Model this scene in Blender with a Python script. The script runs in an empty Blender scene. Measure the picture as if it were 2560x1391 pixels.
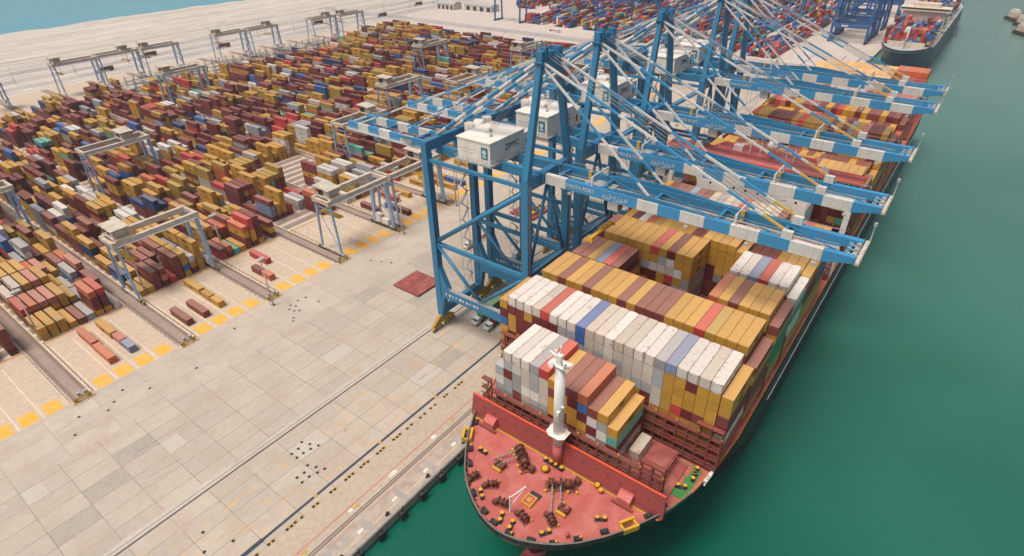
import bpy, bmesh, math, random
from mathutils import Vector, Matrix
from mathutils.bvhtree import BVHTree
random.seed(7)
S = bpy.context.scene
COL = S.collection
R = math.radians

# ------------------------------------------------------------------ camera, light, exposure
H = 126.0
CR = ((0.605459550208219, -0.795647981536082, -0.01905315037519076),
      (-0.44031135678178523, -0.31492670802719686, -0.840801449606348),
      (0.6629816303266967, 0.5174605859857455, -0.5410082252615428))   # right, down, forward
cam = bpy.data.objects.new('camera', bpy.data.cameras.new('camera'))
COL.objects.link(cam)
rt, dn, fw = (Vector(v) for v in CR)
m3 = Matrix((rt, -dn, -fw)).transposed()
cam.matrix_world = Matrix.Translation((0, 0, H)) @ m3.to_4x4()
cam.data.sensor_width = 36.0
cam.data.lens = 36.0 * 1484.19 / 2560.0
cam.data.clip_start = 1.0
cam.data.clip_end = 30000
S.camera = cam

w = bpy.data.worlds.new('World'); S.world = w; w.use_nodes = True
nt = w.node_tree; nt.nodes.clear()
sky = nt.nodes.new('ShaderNodeTexSky'); sky.sky_type = 'NISHITA'; sky.sun_disc = False
SUN_EL, SUN_AZ = R(69), math.atan2(0.30, -0.95)      # azimuth of the direction to the sun, from +X
sky.sun_elevation = SUN_EL
sky.sun_rotation = math.pi/2 - SUN_AZ
sky.air_density = 1.0; sky.dust_density = 7.0; sky.ozone_density = 1.0
bg = nt.nodes.new('ShaderNodeBackground'); bg.inputs[1].default_value = 0.105
wo = nt.nodes.new('ShaderNodeOutputWorld')
nt.links.new(sky.outputs[0], bg.inputs[0]); nt.links.new(bg.outputs[0], wo.inputs[0])
sl = bpy.data.lights.new('sun', 'SUN'); sl.energy = 2.2; sl.angle = R(22); sl.color = (1.0, 0.95, 0.86)
so = bpy.data.objects.new('sun', sl); COL.objects.link(so)
sd = Vector((math.cos(SUN_AZ)*math.cos(SUN_EL), math.sin(SUN_AZ)*math.cos(SUN_EL), math.sin(SUN_EL)))
so.rotation_euler = sd.to_track_quat('Z', 'Y').to_euler()
S.view_settings.view_transform = 'Standard'; S.view_settings.look = 'None'
S.view_settings.gamma = 1.0; S.view_settings.exposure = 0.10
S.cycles.use_denoising = True
S.cycles.max_bounces = 6; S.cycles.diffuse_bounces = 3; S.cycles.glossy_bounces = 3
S.cycles.volume_bounces = 0; S.cycles.caustics_reflective = False; S.cycles.caustics_refractive = False

# ------------------------------------------------------------------ materials
def nd(t, kind, **kw):
    n = t.nodes.new('ShaderNode' + kind)
    for k, v in kw.items(): setattr(n, k, v)
    return n
def mathn(t, op, a, b=None, clamp=False):
    n = nd(t, 'Math', operation=op); n.use_clamp = clamp
    for i, v in enumerate((a, b)):
        if v is None: continue
        if isinstance(v, (int, float)): n.inputs[i].default_value = v
        else: t.links.new(v, n.inputs[i])
    return n.outputs[0]
def mixc(t, f, a, b, mode='MIX'):
    n = nd(t, 'Mix', data_type='RGBA', blend_type=mode)
    for i, v in ((0, f), (6, a), (7, b)):
        if isinstance(v, (int, float)): n.inputs[i].default_value = v
        elif isinstance(v, tuple): n.inputs[i].default_value = (*v[:3], 1)
        else: t.links.new(v, n.inputs[i])
    return n.outputs[2]
def noise(t, vec, scale, detail=3, rough=0.55):
    n = nd(t, 'TexNoise'); n.inputs['Scale'].default_value = scale
    n.inputs['Detail'].default_value = detail; n.inputs['Roughness'].default_value = rough
    if vec is not None: t.links.new(vec, n.inputs['Vector'])
    return n.outputs['Fac']
def ramp(t, v, lo, hi):
    n = nd(t, 'MapRange'); n.inputs[1].default_value = lo; n.inputs[2].default_value = hi
    t.links.new(v, n.inputs[0]); return n.outputs[0]
def newmat(name):
    m = bpy.data.materials.new(name); m.use_nodes = True
    t = m.node_tree; b = t.nodes['Principled BSDF']
    return m, t, b
def pos(t): return nd(t, 'NewGeometry').outputs['Position']
def paint(name, c, rough=0.5, var=0.25, scale=0.35, dirt=(0.16, 0.12, 0.09), dirt_amt=0.3, metal=0.0, streak=0.0):
    m, t, b = newmat(name); p = pos(t)
    n1 = noise(t, p, scale, 4); n2 = noise(t, p, scale*7, 3)
    f = ramp(t, n1, 0.42, 0.75)
    c0 = mixc(t, mathn(t, 'MULTIPLY', f, dirt_amt), c, dirt)
    if streak:
        mp = nd(t, 'Mapping'); mp.inputs['Scale'].default_value = (1.6, 1.6, 0.12); t.links.new(p, mp.inputs[0])
        ns = noise(t, mp.outputs[0], 1.0, 5, 0.65)
        c0 = mixc(t, mathn(t, 'MULTIPLY', ramp(t, ns, 0.52, 0.72), streak), c0, (0.20, 0.13, 0.09))
    v = mathn(t, 'ADD', mathn(t, 'MULTIPLY', n2, var*2), 1-var)
    c1 = mixc(t, 1.0, c0, nd_rgb(t, v), 'MULTIPLY')
    t.links.new(c1, b.inputs['Base Color'])
    b.inputs['Roughness'].default_value = rough; b.inputs['Metallic'].default_value = metal
    b.inputs['Specular IOR Level'].default_value = 0.3
    return m
def nd_rgb(t, v):
    n = nd(t, 'CombineXYZ')
    for i in range(3): t.links.new(v, n.inputs[i])
    return n.outputs[0]

M = {}
for name, c, kw in (
    ('crane_blue', (0.030, 0.205, 0.375), dict(rough=0.45, dirt_amt=0.2, streak=0.30)),
    ('boom_blue', (0.050, 0.275, 0.52), dict(rough=0.45, dirt_amt=0.15, streak=0.22)),
    ('boom_white', (0.66, 0.64, 0.60), dict(rough=0.5, dirt_amt=0.15, streak=0.25)),
    ('house_white', (0.80, 0.75, 0.67), dict(rough=0.5, dirt_amt=0.15, streak=0.18)),
    ('walk_grey', (0.42, 0.42, 0.42), dict(rough=0.7)),
    ('dark_gear', (0.035, 0.035, 0.04), dict(rough=0.6)),
    ('bogie_yellow', (0.42, 0.27, 0.03), dict(rough=0.55, dirt_amt=0.6)),
    ('stay_yellow', (0.62, 0.40, 0.10), dict(rough=0.5)),
    ('rope', (0.30, 0.28, 0.27), dict(rough=0.7)),
    ('gantry_beige', (0.60, 0.52, 0.42), dict(rough=0.55, dirt_amt=0.45, streak=0.35)),
    ('gantry_leg', (0.31, 0.46, 0.66), dict(rough=0.45, dirt_amt=0.2, streak=0.3)),
    ('far_blue', (0.028, 0.12, 0.32), dict(rough=0.5)),
    ('hull_black', (0.022, 0.022, 0.024), dict(rough=0.4, dirt_amt=0.5, scale=0.1, dirt=(0.10, 0.07, 0.055), streak=0.3)),
    ('hull_red', (0.40, 0.085, 0.075), dict(rough=0.5)),
    ('bw_red', (0.36, 0.075, 0.070), dict(rough=0.6, scale=0.3, dirt_amt=0.4, dirt=(0.25, 0.09, 0.08))),
    ('deck_red', (0.50, 0.112, 0.098), dict(rough=0.55, scale=0.22, dirt_amt=0.40, dirt=(0.56, 0.21, 0.18), var=0.25)),
    ('lash_red', (0.235, 0.060, 0.045), dict(rough=0.6, dirt_amt=0.5)),
    ('rim_red', (0.66, 0.095, 0.045), dict(rough=0.5)),
    ('gear_brown', (0.15, 0.045, 0.026), dict(rough=0.6, dirt_amt=0.5)),
    ('gear_yellow', (0.66, 0.36, 0.03), dict(rough=0.5)),
    ('deck_green', (0.05, 0.22, 0.06), dict(rough=0.6)),
    ('ship_white', (0.83, 0.79, 0.74), dict(rough=0.5, dirt_amt=0.12)),
    ('glass_dark', (0.02, 0.025, 0.03), dict(rough=0.15)),
    ('hull_navy', (0.018, 0.05, 0.10), dict(rough=0.4, dirt_amt=0.2)),
    ('ship_cream', (0.72, 0.62, 0.50), dict(rough=0.6)),
    ('rubber', (0.03, 0.03, 0.03), dict(rough=0.7)),
    ('quay_concrete', (0.40, 0.36, 0.31), dict(rough=0.85, dirt_amt=0.4)),
    ('patch_dark', (0.37, 0.325, 0.27), dict(rough=0.9, dirt_amt=0.4, scale=0.2, dirt=(0.48, 0.42, 0.35))),
    ('patch_pale', (0.50, 0.445, 0.38), dict(rough=0.9, dirt_amt=0.5, scale=0.2, dirt=(0.45, 0.39, 0.32))),
    ('rim_grey', (0.15, 0.155, 0.14), dict(rough=0.6)),
    ('pit_black', (0.03, 0.026, 0.022), dict(rough=0.8)),
    ('pit_yellow', (0.55, 0.33, 0.04), dict(rough=0.7)),
    ('mark_yellow', (0.78, 0.39, 0.045), dict(rough=0.8, scale=0.5, dirt=(0.70, 0.48, 0.24), dirt_amt=0.6)),
    ('mark_pale', (0.72, 0.58, 0.42), dict(rough=0.8)),
    ('mark_white', (0.75, 0.72, 0.66), dict(rough=0.8, dirt_amt=0.5)),
    ('mark_red', (0.52, 0.13, 0.11), dict(rough=0.8, dirt_amt=0.4, dirt=(0.5, 0.35, 0.28))),
    ('rail_steel', (0.13, 0.10, 0.085), dict(rough=0.6)),
    ('rail_bed', (0.345, 0.255, 0.21), dict(rough=0.9, dirt_amt=0.3, scale=0.15)),
    ('trench', (0.045, 0.055, 0.075), dict(rough=0.7)),
    ('strip_tan', (0.47, 0.375, 0.29), dict(rough=0.9, scale=0.12, dirt=(0.40, 0.33, 0.26), dirt_amt=0.6)),
    ('strip_light', (0.50, 0.445, 0.385), dict(rough=0.9, scale=0.06, dirt=(0.42, 0.365, 0.30), dirt_amt=0.6, var=0.16)),
    ('cope', (0.46, 0.375, 0.305), dict(rough=0.9, dirt_amt=0.45)),
    ('lane', (0.52, 0.42, 0.32), dict(rough=0.9, scale=0.08, dirt=(0.58, 0.42, 0.30), dirt_amt=0.55)),
    ('curb_orange', (0.66, 0.40, 0.20), dict(rough=0.9)),
    ('sand', (0.74, 0.66, 0.56), dict(rough=1.0, scale=0.012, dirt=(0.58, 0.51, 0.44), dirt_amt=0.7)),
    ('road', (0.35, 0.32, 0.30), dict(rough=0.9, scale=0.02, dirt=(0.55, 0.49, 0.43), dirt_amt=0.6)),
    ('pave_far', (0.56, 0.48, 0.42), dict(rough=0.9, scale=0.02, dirt=(0.50, 0.42, 0.36), dirt_amt=0.5)),
    ('hatch_maroon', (0.28, 0.07, 0.062), dict(rough=0.6, scale=0.3, dirt=(0.5, 0.2, 0.15), dirt_amt=0.6)),
    ('truck_white', (0.7, 0.7, 0.68), dict()),
    ('truck_red', (0.42, 0.06, 0.05), dict()),
    ('shed', (0.62, 0.57, 0.5), dict(rough=0.8)),
    ('pole', (0.5, 0.48, 0.45), dict(rough=0.6)),
    ('logo_teal', (0.03, 0.20, 0.28), dict(rough=0.5, dirt_amt=0.0)),
    ('ink', (0.035, 0.035, 0.04), dict(rough=0.6, dirt_amt=0.0)),
    ('stack_ground', (0.30, 0.24, 0.20), dict(rough=0.9)),
    ): M[name] = paint(name, c, **kw)

def slab_mat(name='apron_slabs', k=1.0, bw=9.9, bh=6.2, mort=0.075):
    m, t, b = newmat(name); p = pos(t)
    br = nd(t, 'TexBrick'); t.links.new(p, br.inputs['Vector'])
    br.offset = 0.0; br.squash = 1.0
    br.inputs['Color1'].default_value = (0.450*k, 0.383*k, 0.312*k, 1); br.inputs['Color2'].default_value = (0.515*k, 0.435*k, 0.352*k, 1)
    br.inputs['Mortar'].default_value = (0.16, 0.13, 0.105, 1)
    br.inputs['Scale'].default_value = 1.0; br.inputs['Mortar Size'].default_value = mort
    br.inputs['Mortar Smooth'].default_value = 0.4; br.inputs['Bias'].default_value = -0.1
    br.inputs['Brick Width'].default_value = bw; br.inputs['Row Height'].default_value = bh
    n1 = noise(t, p, 0.06, 6, 0.68); n2 = noise(t, p, 0.6, 6, 0.75); n3 = noise(t, p, 0.12, 3)
    c = mixc(t, mathn(t, 'MULTIPLY', ramp(t, n1, 0.42, 0.66), 0.55), br.outputs['Color'], (0.375, 0.330, 0.280))
    c = mixc(t, mathn(t, 'MULTIPLY', ramp(t, n3, 0.50, 0.72), 0.7), c, (0.46, 0.35, 0.265))
    v = mathn(t, 'ADD', mathn(t, 'MULTIPLY', n2, 0.42), 0.79)
    c = mixc(t, 1.0, c, nd_rgb(t, v), 'MULTIPLY')
    # tyre streaks that run along the quay
    sx = nd(t, 'Mapping'); sx.inputs['Scale'].default_value = (0.012, 0.55, 1); t.links.new(p, sx.inputs[0])
    n4 = noise(t, sx.outputs[0], 1.0, 4, 0.6)
    c = mixc(t, mathn(t, 'MULTIPLY', ramp(t, n4, 0.58, 0.80), 0.12), c, (0.33, 0.29, 0.25))
    t.links.new(c, b.inputs['Base Color']); b.inputs['Roughness'].default_value = 0.85
    b.inputs['Specular IOR Level'].default_value = 0.25
    return m
M['apron'] = slab_mat()
M['strip_slabs'] = slab_mat('service_slabs', 1.06, 13.2, 7.4, 0.045)
def deck_mat():
    m, t, b = newmat('worn_deck'); p = pos(t)
    br = nd(t, 'TexBrick'); t.links.new(p, br.inputs['Vector']); br.offset = 0.5
    br.inputs['Color1'].default_value = (0.42, 0.100, 0.084, 1); br.inputs['Color2'].default_value = (0.47, 0.118, 0.098, 1); br.inputs['Mortar'].default_value = (0.30, 0.065, 0.055, 1)
    br.inputs['Scale'].default_value = 1.0; br.inputs['Mortar Size'].default_value = 0.035; br.inputs['Mortar Smooth'].default_value = 0.5; br.inputs['Brick Width'].default_value = 7.5; br.inputs['Row Height'].default_value = 2.9
    n1 = noise(t, p, 0.25, 5, 0.65); n2 = noise(t, p, 1.3, 5, 0.7); n3 = noise(t, p, 0.8, 4, 0.7)
    c = mixc(t, mathn(t, 'MULTIPLY', ramp(t, n1, 0.42, 0.7), 0.55), br.outputs['Color'], (0.58, 0.235, 0.195))
    c = mixc(t, mathn(t, 'MULTIPLY', ramp(t, n2, 0.60, 0.72), 0.65), c, (0.24, 0.075, 0.05))
    c = mixc(t, mathn(t, 'MULTIPLY', ramp(t, n3, 0.64, 0.74), 0.5), c, (0.60, 0.30, 0.24))
    t.links.new(c, b.inputs['Base Color']); b.inputs['Roughness'].default_value = 0.6; b.inputs['Specular IOR Level'].default_value = 0.25
    return m
M['worn_deck'] = deck_mat()

def slots_mat():     # stacking ground: pale beams along the quay direction, dark gaps between
    m, t, b = newmat('stacking_ground'); p = pos(t)
    sp = nd(t, 'SeparateXYZ'); t.links.new(p, sp.inputs[0])
    y = mathn(t, 'FRACT', mathn(t, 'MULTIPLY', sp.outputs[1], 1/6.35))
    beam = mathn(t, 'GREATER_THAN', y, 0.66)
    edge = mathn(t, 'GREATER_THAN', mathn(t, 'FRACT', mathn(t, 'MULTIPLY', sp.outputs[1], 2/6.35)), 0.8)
    n = noise(t, p, 0.25, 4)
    base = mixc(t, edge, (0.25, 0.19, 0.155), (0.33, 0.265, 0.22))
    c = mixc(t, beam, base, (0.60, 0.48, 0.38))
    c = mixc(t, 1.0, c, nd_rgb(t, mathn(t, 'ADD', mathn(t, 'MULTIPLY', n, 0.5), 0.72)), 'MULTIPLY')
    t.links.new(c, b.inputs['Base Color']); b.inputs['Roughness'].default_value = 0.9
    return m
M['slots'] = slots_mat()
def sand_mat():
    m, t, b = newmat('bare_sand'); p = pos(t)
    mp = nd(t, 'Mapping'); mp.inputs['Scale'].default_value = (0.008, 0.075, 1); t.links.new(p, mp.inputs[0])
    n1 = noise(t, mp.outputs[0], 1.0, 6, 0.65); n2 = noise(t, p, 0.05, 6, 0.7); n3 = noise(t, p, 0.35, 4, 0.7)
    c = mixc(t, ramp(t, n1, 0.35, 0.68), (0.62, 0.565, 0.49), (0.47, 0.42, 0.365))
    c = mixc(t, mathn(t, 'MULTIPLY', ramp(t, n2, 0.52, 0.68), 0.7), c, (0.47, 0.40, 0.33))
    c = mixc(t, mathn(t, 'MULTIPLY', ramp(t, n3, 0.62, 0.72), 0.6), c, (0.36, 0.30, 0.24))
    t.links.new(c, b.inputs['Base Color']); b.inputs['Roughness'].default_value = 1.0; b.inputs['Specular IOR Level'].default_value = 0.1
    return m
M['sand'] = sand_mat()

def water_mat(name, deep, deep2, rough, bump, scl, painted_fade=None):
    m, t, b = newmat(name); p = pos(t)
    n0 = noise(t, p, 0.006, 4, 0.6)
    c = mixc(t, ramp(t, n0, 0.35, 0.7), deep, deep2)
    if painted_fade:      # distant sky reflection and haze painted into the base colour, paler along +X
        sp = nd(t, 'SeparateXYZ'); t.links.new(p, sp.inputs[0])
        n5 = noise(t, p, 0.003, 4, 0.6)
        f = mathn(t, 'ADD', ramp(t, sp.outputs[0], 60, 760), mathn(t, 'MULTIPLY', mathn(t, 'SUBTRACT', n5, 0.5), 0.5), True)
        c = mixc(t, f, c, painted_fade)
    t.links.new(c, b.inputs['Base Color'])
    b.inputs['Roughness'].default_value = rough; b.inputs['IOR'].default_value = 1.33; b.inputs['Specular IOR Level'].default_value = 0.75
    n1 = noise(t, p, scl, 5, 0.6); n2 = noise(t, p, scl*0.18, 3)
    h = mathn(t, 'ADD', n1, mathn(t, 'MULTIPLY', n2, 1.5))
    bp = nd(t, 'Bump'); bp.inputs['Strength'].default_value = bump; bp.inputs['Distance'].default_value = 0.5
    t.links.new(h, bp.inputs['Height']); t.links.new(bp.outputs[0], b.inputs['Normal'])
    return m
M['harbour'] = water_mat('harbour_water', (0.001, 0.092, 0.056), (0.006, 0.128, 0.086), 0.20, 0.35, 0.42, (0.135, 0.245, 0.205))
M['sea'] = water_mat('open_sea_water', (0.12, 0.36, 0.44), (0.15, 0.40, 0.47), 0.25, 0.12, 0.25)

def container_mat(name, per_object):
    m, t, b = newmat(name); g = nd(t, 'NewGeometry'); p = g.outputs['Position']
    if per_object:
        oi = nd(t, 'ObjectInfo'); col = oi.outputs['Color']; rnd = oi.outputs['Random']
    else:
        at = nd(t, 'Attribute'); at.attribute_name = 'paint'; col = at.outputs['Color']; rnd = at.outputs['Alpha']
    sp = nd(t, 'SeparateXYZ'); t.links.new(g.outputs['Normal'], sp.inputs[0])
    top = mathn(t, 'GREATER_THAN', sp.outputs[2], 0.7)
    v = mathn(t, 'ADD', mathn(t, 'MULTIPLY', rnd, 0.26), 0.86)
    c = mixc(t, 1.0, col, nd_rgb(t, v), 'MULTIPLY')
    # roofs are sun-bleached and dusty
    c = mixc(t, mathn(t, 'MULTIPLY', top, 0.22 if per_object else 0.10), c, (0.68, 0.50, 0.36))
    n1 = noise(t, p, 0.9, 5, 0.7); n2 = noise(t, p, 4.0, 3, 0.6); n3 = noise(t, p, 0.25, 2)
    br = nd(t, 'RGBToBW'); t.links.new(col, br.inputs[0])
    pale = ramp(t, br.outputs[0], 0.28, 0.6)
    if per_object:
        tc = nd(t, 'TexCoord'); s2 = nd(t, 'SeparateXYZ'); t.links.new(tc.outputs['Generated'], s2.inputs[0])
        ends = mathn(t, 'ABSOLUTE', mathn(t, 'SUBTRACT', s2.outputs[0], 0.5))
        side = mathn(t, 'ABSOLUTE', mathn(t, 'SUBTRACT', s2.outputs[1], 0.5))
        cor = mathn(t, 'MULTIPLY', ramp(t, ends, 0.465, 0.5), ramp(t, side, 0.22, 0.5))
        rim = mathn(t, 'MULTIPLY', ramp(t, side, 0.46, 0.5), 0.10)
        th = mathn(t, 'ADD', mathn(t, 'MULTIPLY', cor, 0.40), rim)
        amt = ramp(t, mathn(t, 'ADD', mathn(t, 'ADD', n1, th), mathn(t, 'MULTIPLY', n3, 0.22)), 0.68, 0.80)
    else:
        amt = ramp(t, n1, 0.62, 0.75)
    amt = mathn(t, 'MULTIPLY', amt, mathn(t, 'ADD', mathn(t, 'MULTIPLY', pale, 0.62), 0.14))
    c = mixc(t, amt, c, (0.34, 0.12, 0.05))
    c = mixc(t, 1.0, c, nd_rgb(t, mathn(t, 'ADD', mathn(t, 'MULTIPLY', n2, 0.22), 0.89)), 'MULTIPLY')
    t.links.new(c, b.inputs['Base Color'])
    b.inputs['Roughness'].default_value = 0.55; b.inputs['Specular IOR Level'].default_value = 0.25
    if per_object:
        ox = nd(t, 'SeparateXYZ'); t.links.new(tc.outputs['Object'], ox.inputs[0])
        s = mathn(t, 'SINE', mathn(t, 'MULTIPLY', ox.outputs[0], 2*math.pi/0.42))
        s = mathn(t, 'MULTIPLY', s, mathn(t, 'SUBTRACT', 1.0, mathn(t, 'MULTIPLY', top, 0.6)))
        bp = nd(t, 'Bump'); bp.inputs['Strength'].default_value = 0.35; bp.inputs['Distance'].default_value = 0.03
        t.links.new(s, bp.inputs['Height']); t.links.new(bp.outputs[0], b.inputs['Normal'])
    return m
M['cont'] = container_mat('container_paint', True)
M['cont_mass'] = container_mat('container_paint_stacks', False)

# ------------------------------------------------------------------ mesh helpers
class MB:
    def __init__(s): s.v = []; s.f = []; s.m = []; s.smooth = []
    def quad(s, pts, mi=0, sm=False):
        i = len(s.v); s.v += [tuple(p) for p in pts]; s.f.append(tuple(range(i, i+len(pts)))); s.m.append(mi); s.smooth.append(sm)
    def box(s, x0, x1, y0, y1, z0, z1, mi=0):
        i = len(s.v)
        s.v += [(x0,y0,z0),(x1,y0,z0),(x1,y1,z0),(x0,y1,z0),(x0,y0,z1),(x1,y0,z1),(x1,y1,z1),(x0,y1,z1)]
        for q in ((0,3,2,1),(4,5,6,7),(0,1,5,4),(1,2,6,5),(2,3,7,6),(3,0,4,7)):
            s.f.append(tuple(i+k for k in q)); s.m.append(mi); s.smooth.append(False)
        return s
    def cbox(s, c, sz, mi=0):
        return s.box(c[0]-sz[0]/2, c[0]+sz[0]/2, c[1]-sz[1]/2, c[1]+sz[1]/2, c[2]-sz[2]/2, c[2]+sz[2]/2, mi)
    def frame(s, a, b):
        a, b = Vector(a), Vector(b); d = (b-a).normalized()
        up = Vector((0,0,1)) if abs(d.z) < 0.98 else Vector((1,0,0))
        u = d.cross(up).normalized(); v = u.cross(d)
        return a, b, d, u, v
    def bar(s, a, b, w=0.3, h=None, segs=None, w2=None, h2=None):
        """square bar a->b; segs = [(fraction, material index), ...] bands along it"""
        h = w if h is None else h
        w2 = w if w2 is None else w2; h2 = h if h2 is None else h2
        a, b, d, u, v = s.frame(a, b)
        segs = segs or [(1.0, 0)]
        def ring(t):
            p = a.lerp(b, t); ww = (w+(w2-w)*t)/2; hh = (h+(h2-h)*t)/2
            i = len(s.v); s.v += [tuple(p+u*x*ww+v*y*hh) for x, y in ((-1,-1),(1,-1),(1,1),(-1,1))]; return i
        i0 = ring(0.0); s._f((i0,i0+1,i0+2,i0+3), segs[0][1])
        for t, mi in segs:
            i1 = ring(t)
            for k in range(4):
                s._f((i0+k, i1+k, i1+(k+1)%4, i0+(k+1)%4), mi)
            i0 = i1
        s._f((i0+3,i0+2,i0+1,i0), segs[-1][1]); return s
    def _f(s, q, mi, sm=False): s.f.append(tuple(q)); s.m.append(mi); s.smooth.append(sm)
    def cyl(s, a, b, r, n=10, r2=None, mi=0, segs=None):
        r2 = r if r2 is None else r2
        a, b, d, u, v = s.frame(a, b); i = len(s.v)
        segs = segs or [(1.0, mi)]; ts = [0.0]+[q[0] for q in segs]
        for t in ts:
            p = a.lerp(b, t); rr = r+(r2-r)*t
            s.v += [tuple(p+(u*math.cos(2*math.pi*k/n)+v*math.sin(2*math.pi*k/n))*rr) for k in range(n)]
        for j in range(len(segs)):
            for k in range(n):
                s._f((i+j*n+k, i+(j+1)*n+k, i+(j+1)*n+(k+1)%n, i+j*n+(k+1)%n), segs[j][1], True)
        s._f(tuple(i+k for k in range(n)), segs[0][1]); e = i+len(segs)*n
        s._f(tuple(e+n-1-k for k in range(n)), segs[-1][1]); return s
    def prism(s, pts, z0, z1, mi=0):
        n = len(pts); i = len(s.v)
        s.v += [(p[0],p[1],z0) for p in pts]+[(p[0],p[1],z1) for p in pts]
        s._f(tuple(i+n+k for k in range(n)), mi); s._f(tuple(i+n-1-k for k in range(n)), mi)
        for k in range(n): s._f((i+k, i+(k+1)%n, i+n+(k+1)%n, i+n+k), mi)
        return s
    def slab(s, pts3, off, mi=0):      # polygon in space thickened by the vector off
        n = len(pts3); i = len(s.v); o = Vector(off)
        s.v += [tuple(p) for p in pts3]+[tuple(Vector(p)+o) for p in pts3]
        s._f(tuple(i+n+k for k in range(n)), mi); s._f(tuple(i+n-1-k for k in range(n)), mi)
        for k in range(n): s._f((i+k, i+(k+1)%n, i+n+(k+1)%n, i+n+k), mi)
        return s
    def sphere(s, c, r, n=10, mi=0):
        i = len(s.v); rows = n//2
        for a in range(rows+1):
            th = math.pi*a/rows
            for k in range(n):
                ph = 2*math.pi*k/n
                s.v.append((c[0]+r*math.sin(th)*math.cos(ph), c[1]+r*math.sin(th)*math.sin(ph), c[2]+r*math.cos(th)))
        for a in range(rows):
            for k in range(n):
                s._f((i+a*n+k, i+(a+1)*n+k, i+(a+1)*n+(k+1)%n, i+a*n+(k+1)%n), mi, True)
        return s
    def mesh(s, name, mats):
        me = bpy.data.meshes.new(name); me.from_pydata(s.v, [], s.f)
        for mm in mats: me.materials.append(M[mm] if isinstance(mm, str) else mm)
        me.polygons.foreach_set('material_index', s.m); me.polygons.foreach_set('use_smooth', s.smooth)
        me.validate(); me.update()
        bm = bmesh.new(); bm.from_mesh(me); bmesh.ops.recalc_face_normals(bm, faces=bm.faces); bm.to_mesh(me); bm.free()
        return me
    def build(s, name, mats, parent=None):
        if isinstance(mats, str): mats = [mats]
        o = bpy.data.objects.new(name, s.mesh(name, mats)); COL.objects.link(o)
        if parent is not None: adopt(o, parent)
        return o
def adopt(o, parent):
    o.parent = parent
    o.matrix_parent_inverse = abs_loc(parent).inverted()
def abs_loc(p):
    m = Matrix.Translation(p.location) @ p.rotation_euler.to_matrix().to_4x4()
    if p.parent: m = abs_loc(p.parent) @ p.matrix_parent_inverse @ m
    return m
def tag(o, label, cat=None, group=None, kind=None):
    if label: o['label'] = label
    if cat: o['category'] = cat
    if group: o['group'] = group
    if kind: o['kind'] = kind
    return o
def root(name, loc, label, cat, group=None, rz=0):
    o = bpy.data.objects.new(name, None); COL.objects.link(o); o.location = loc; o.rotation_euler = (0,0,rz)
    o.empty_display_size = 0.5
    return tag(o, label, cat, group)
def kids(o): return [c for c in bpy.data.objects if c.parent == o]
def copy_tree(o, loc, label, rz=0.0):
    """copy of a thing with copies of its parts and sub-parts"""
    c = o.copy(); COL.objects.link(c); c.location = loc; c.rotation_euler = (0,0,rz); c['label'] = label
    for ch in kids(o):
        d = ch.copy(); COL.objects.link(d); d.parent = c
        for g in kids(ch):
            e = g.copy(); COL.objects.link(e); e.parent = d
    return c
def text(name, body, size, matname, parent, mtx, width=None):
    cu = bpy.data.curves.new(name, 'FONT'); cu.body = body; cu.size = size; cu.align_x = 'CENTER'; cu.align_y = 'CENTER'; cu.extrude = 0.02
    o = bpy.data.objects.new(name, cu); COL.objects.link(o)
    bpy.context.view_layer.update()
    me = bpy.data.meshes.new_from_object(o.evaluated_get(bpy.context.evaluated_depsgraph_get()))
    bpy.data.objects.remove(o); bpy.data.curves.remove(cu)
    if width:
        xs = [v.co.x for v in me.vertices]; k = width/(max(xs)-min(xs))
        for v in me.vertices: v.co.x *= k
    me.transform(mtx); me.materials.clear(); me.materials.append(M[matname])
    o = bpy.data.objects.new(name, me); COL.objects.link(o)
    if parent is not None: adopt(o, parent)
    return o
def sheet(name, x0, x1, y0, y1, z, mat):
    mb = MB(); mb.quad([(x0,y0,z),(x1,y0,z),(x1,y1,z),(x0,y1,z)])
    return tag(mb.build(name, mat), None, None, None, 'structure')

# ------------------------------------------------------------------ ground, quay and water
WZ = -3.0; QY = 79.6
mb = MB(); mb.quad([(-2500,-4000,WZ),(7000,-4000,WZ),(7000,500,WZ),(-2500,500,WZ)]); o = mb.build('harbour_water', 'harbour'); o['kind'] = 'structure'
mb = MB(); mb.quad([(-3000,700,WZ+0.02),(7000,700,WZ+0.02),(7000,7000,WZ+0.02),(-3000,7000,WZ+0.02)]); o = mb.build('sea', 'sea'); o['kind'] = 'structure'
# the land with its ragged outer shore, a quay wall on the harbour side
mb = MB(); shore = []
x = -800
while x <= 2600:
    shore.append((x, 928 + 7*math.sin(x*0.021) + 4*math.sin(x*0.067+1) + random.uniform(-2.5, 2.5))); x += 14
pts = [(-800, QY), (2600, QY)] + shore[::-1]
mb.prism(pts, -9, 0.0); o = mb.build('ground', 'sand'); o['kind'] = 'structure'
mb = MB()
for i in range(len(shore)-1):
    a, b = shore[i], shore[i+1]
    mb.quad([(a[0],a[1]-1,0.02),(b[0],b[1]-1,0.02),(b[0],b[1]+11,WZ-0.6),(a[0],a[1]+11,WZ-0.6)])
o = mb.build('shore', 'sand'); o['kind'] = 'structure'
sheet('apron_pavement', -300, 620, QY+0.02, 186, 0.006, 'apron')
sheet('quay_cope', -300, 620, QY+0.03, 86.0, 0.012, 'cope')
sheet('waterside_strip', -300, 620, 88.1, 97.4, 0.012, 'strip_tan')
sheet('service_strip', -300, 560, 163.5, 185.6, 0.012, 'strip_slabs')
sheet('landside_rail_strip', -300, 620, 122.6, 126.0, 0.012, 'strip_light')
sheet('transfer_lanes', -300, 545, 185.9, 224.6, 0.018, 'lane')
sheet('yard_edge_kerb', -300, 545, 224.6, 225.9, 0.03, 'curb_orange')
sheet('stacking_ground', -300, 545, 225.9, 541, 0.024, 'slots')
sheet('landside_lanes', -300, 545, 541, 604, 0.02, 'lane')
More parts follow.
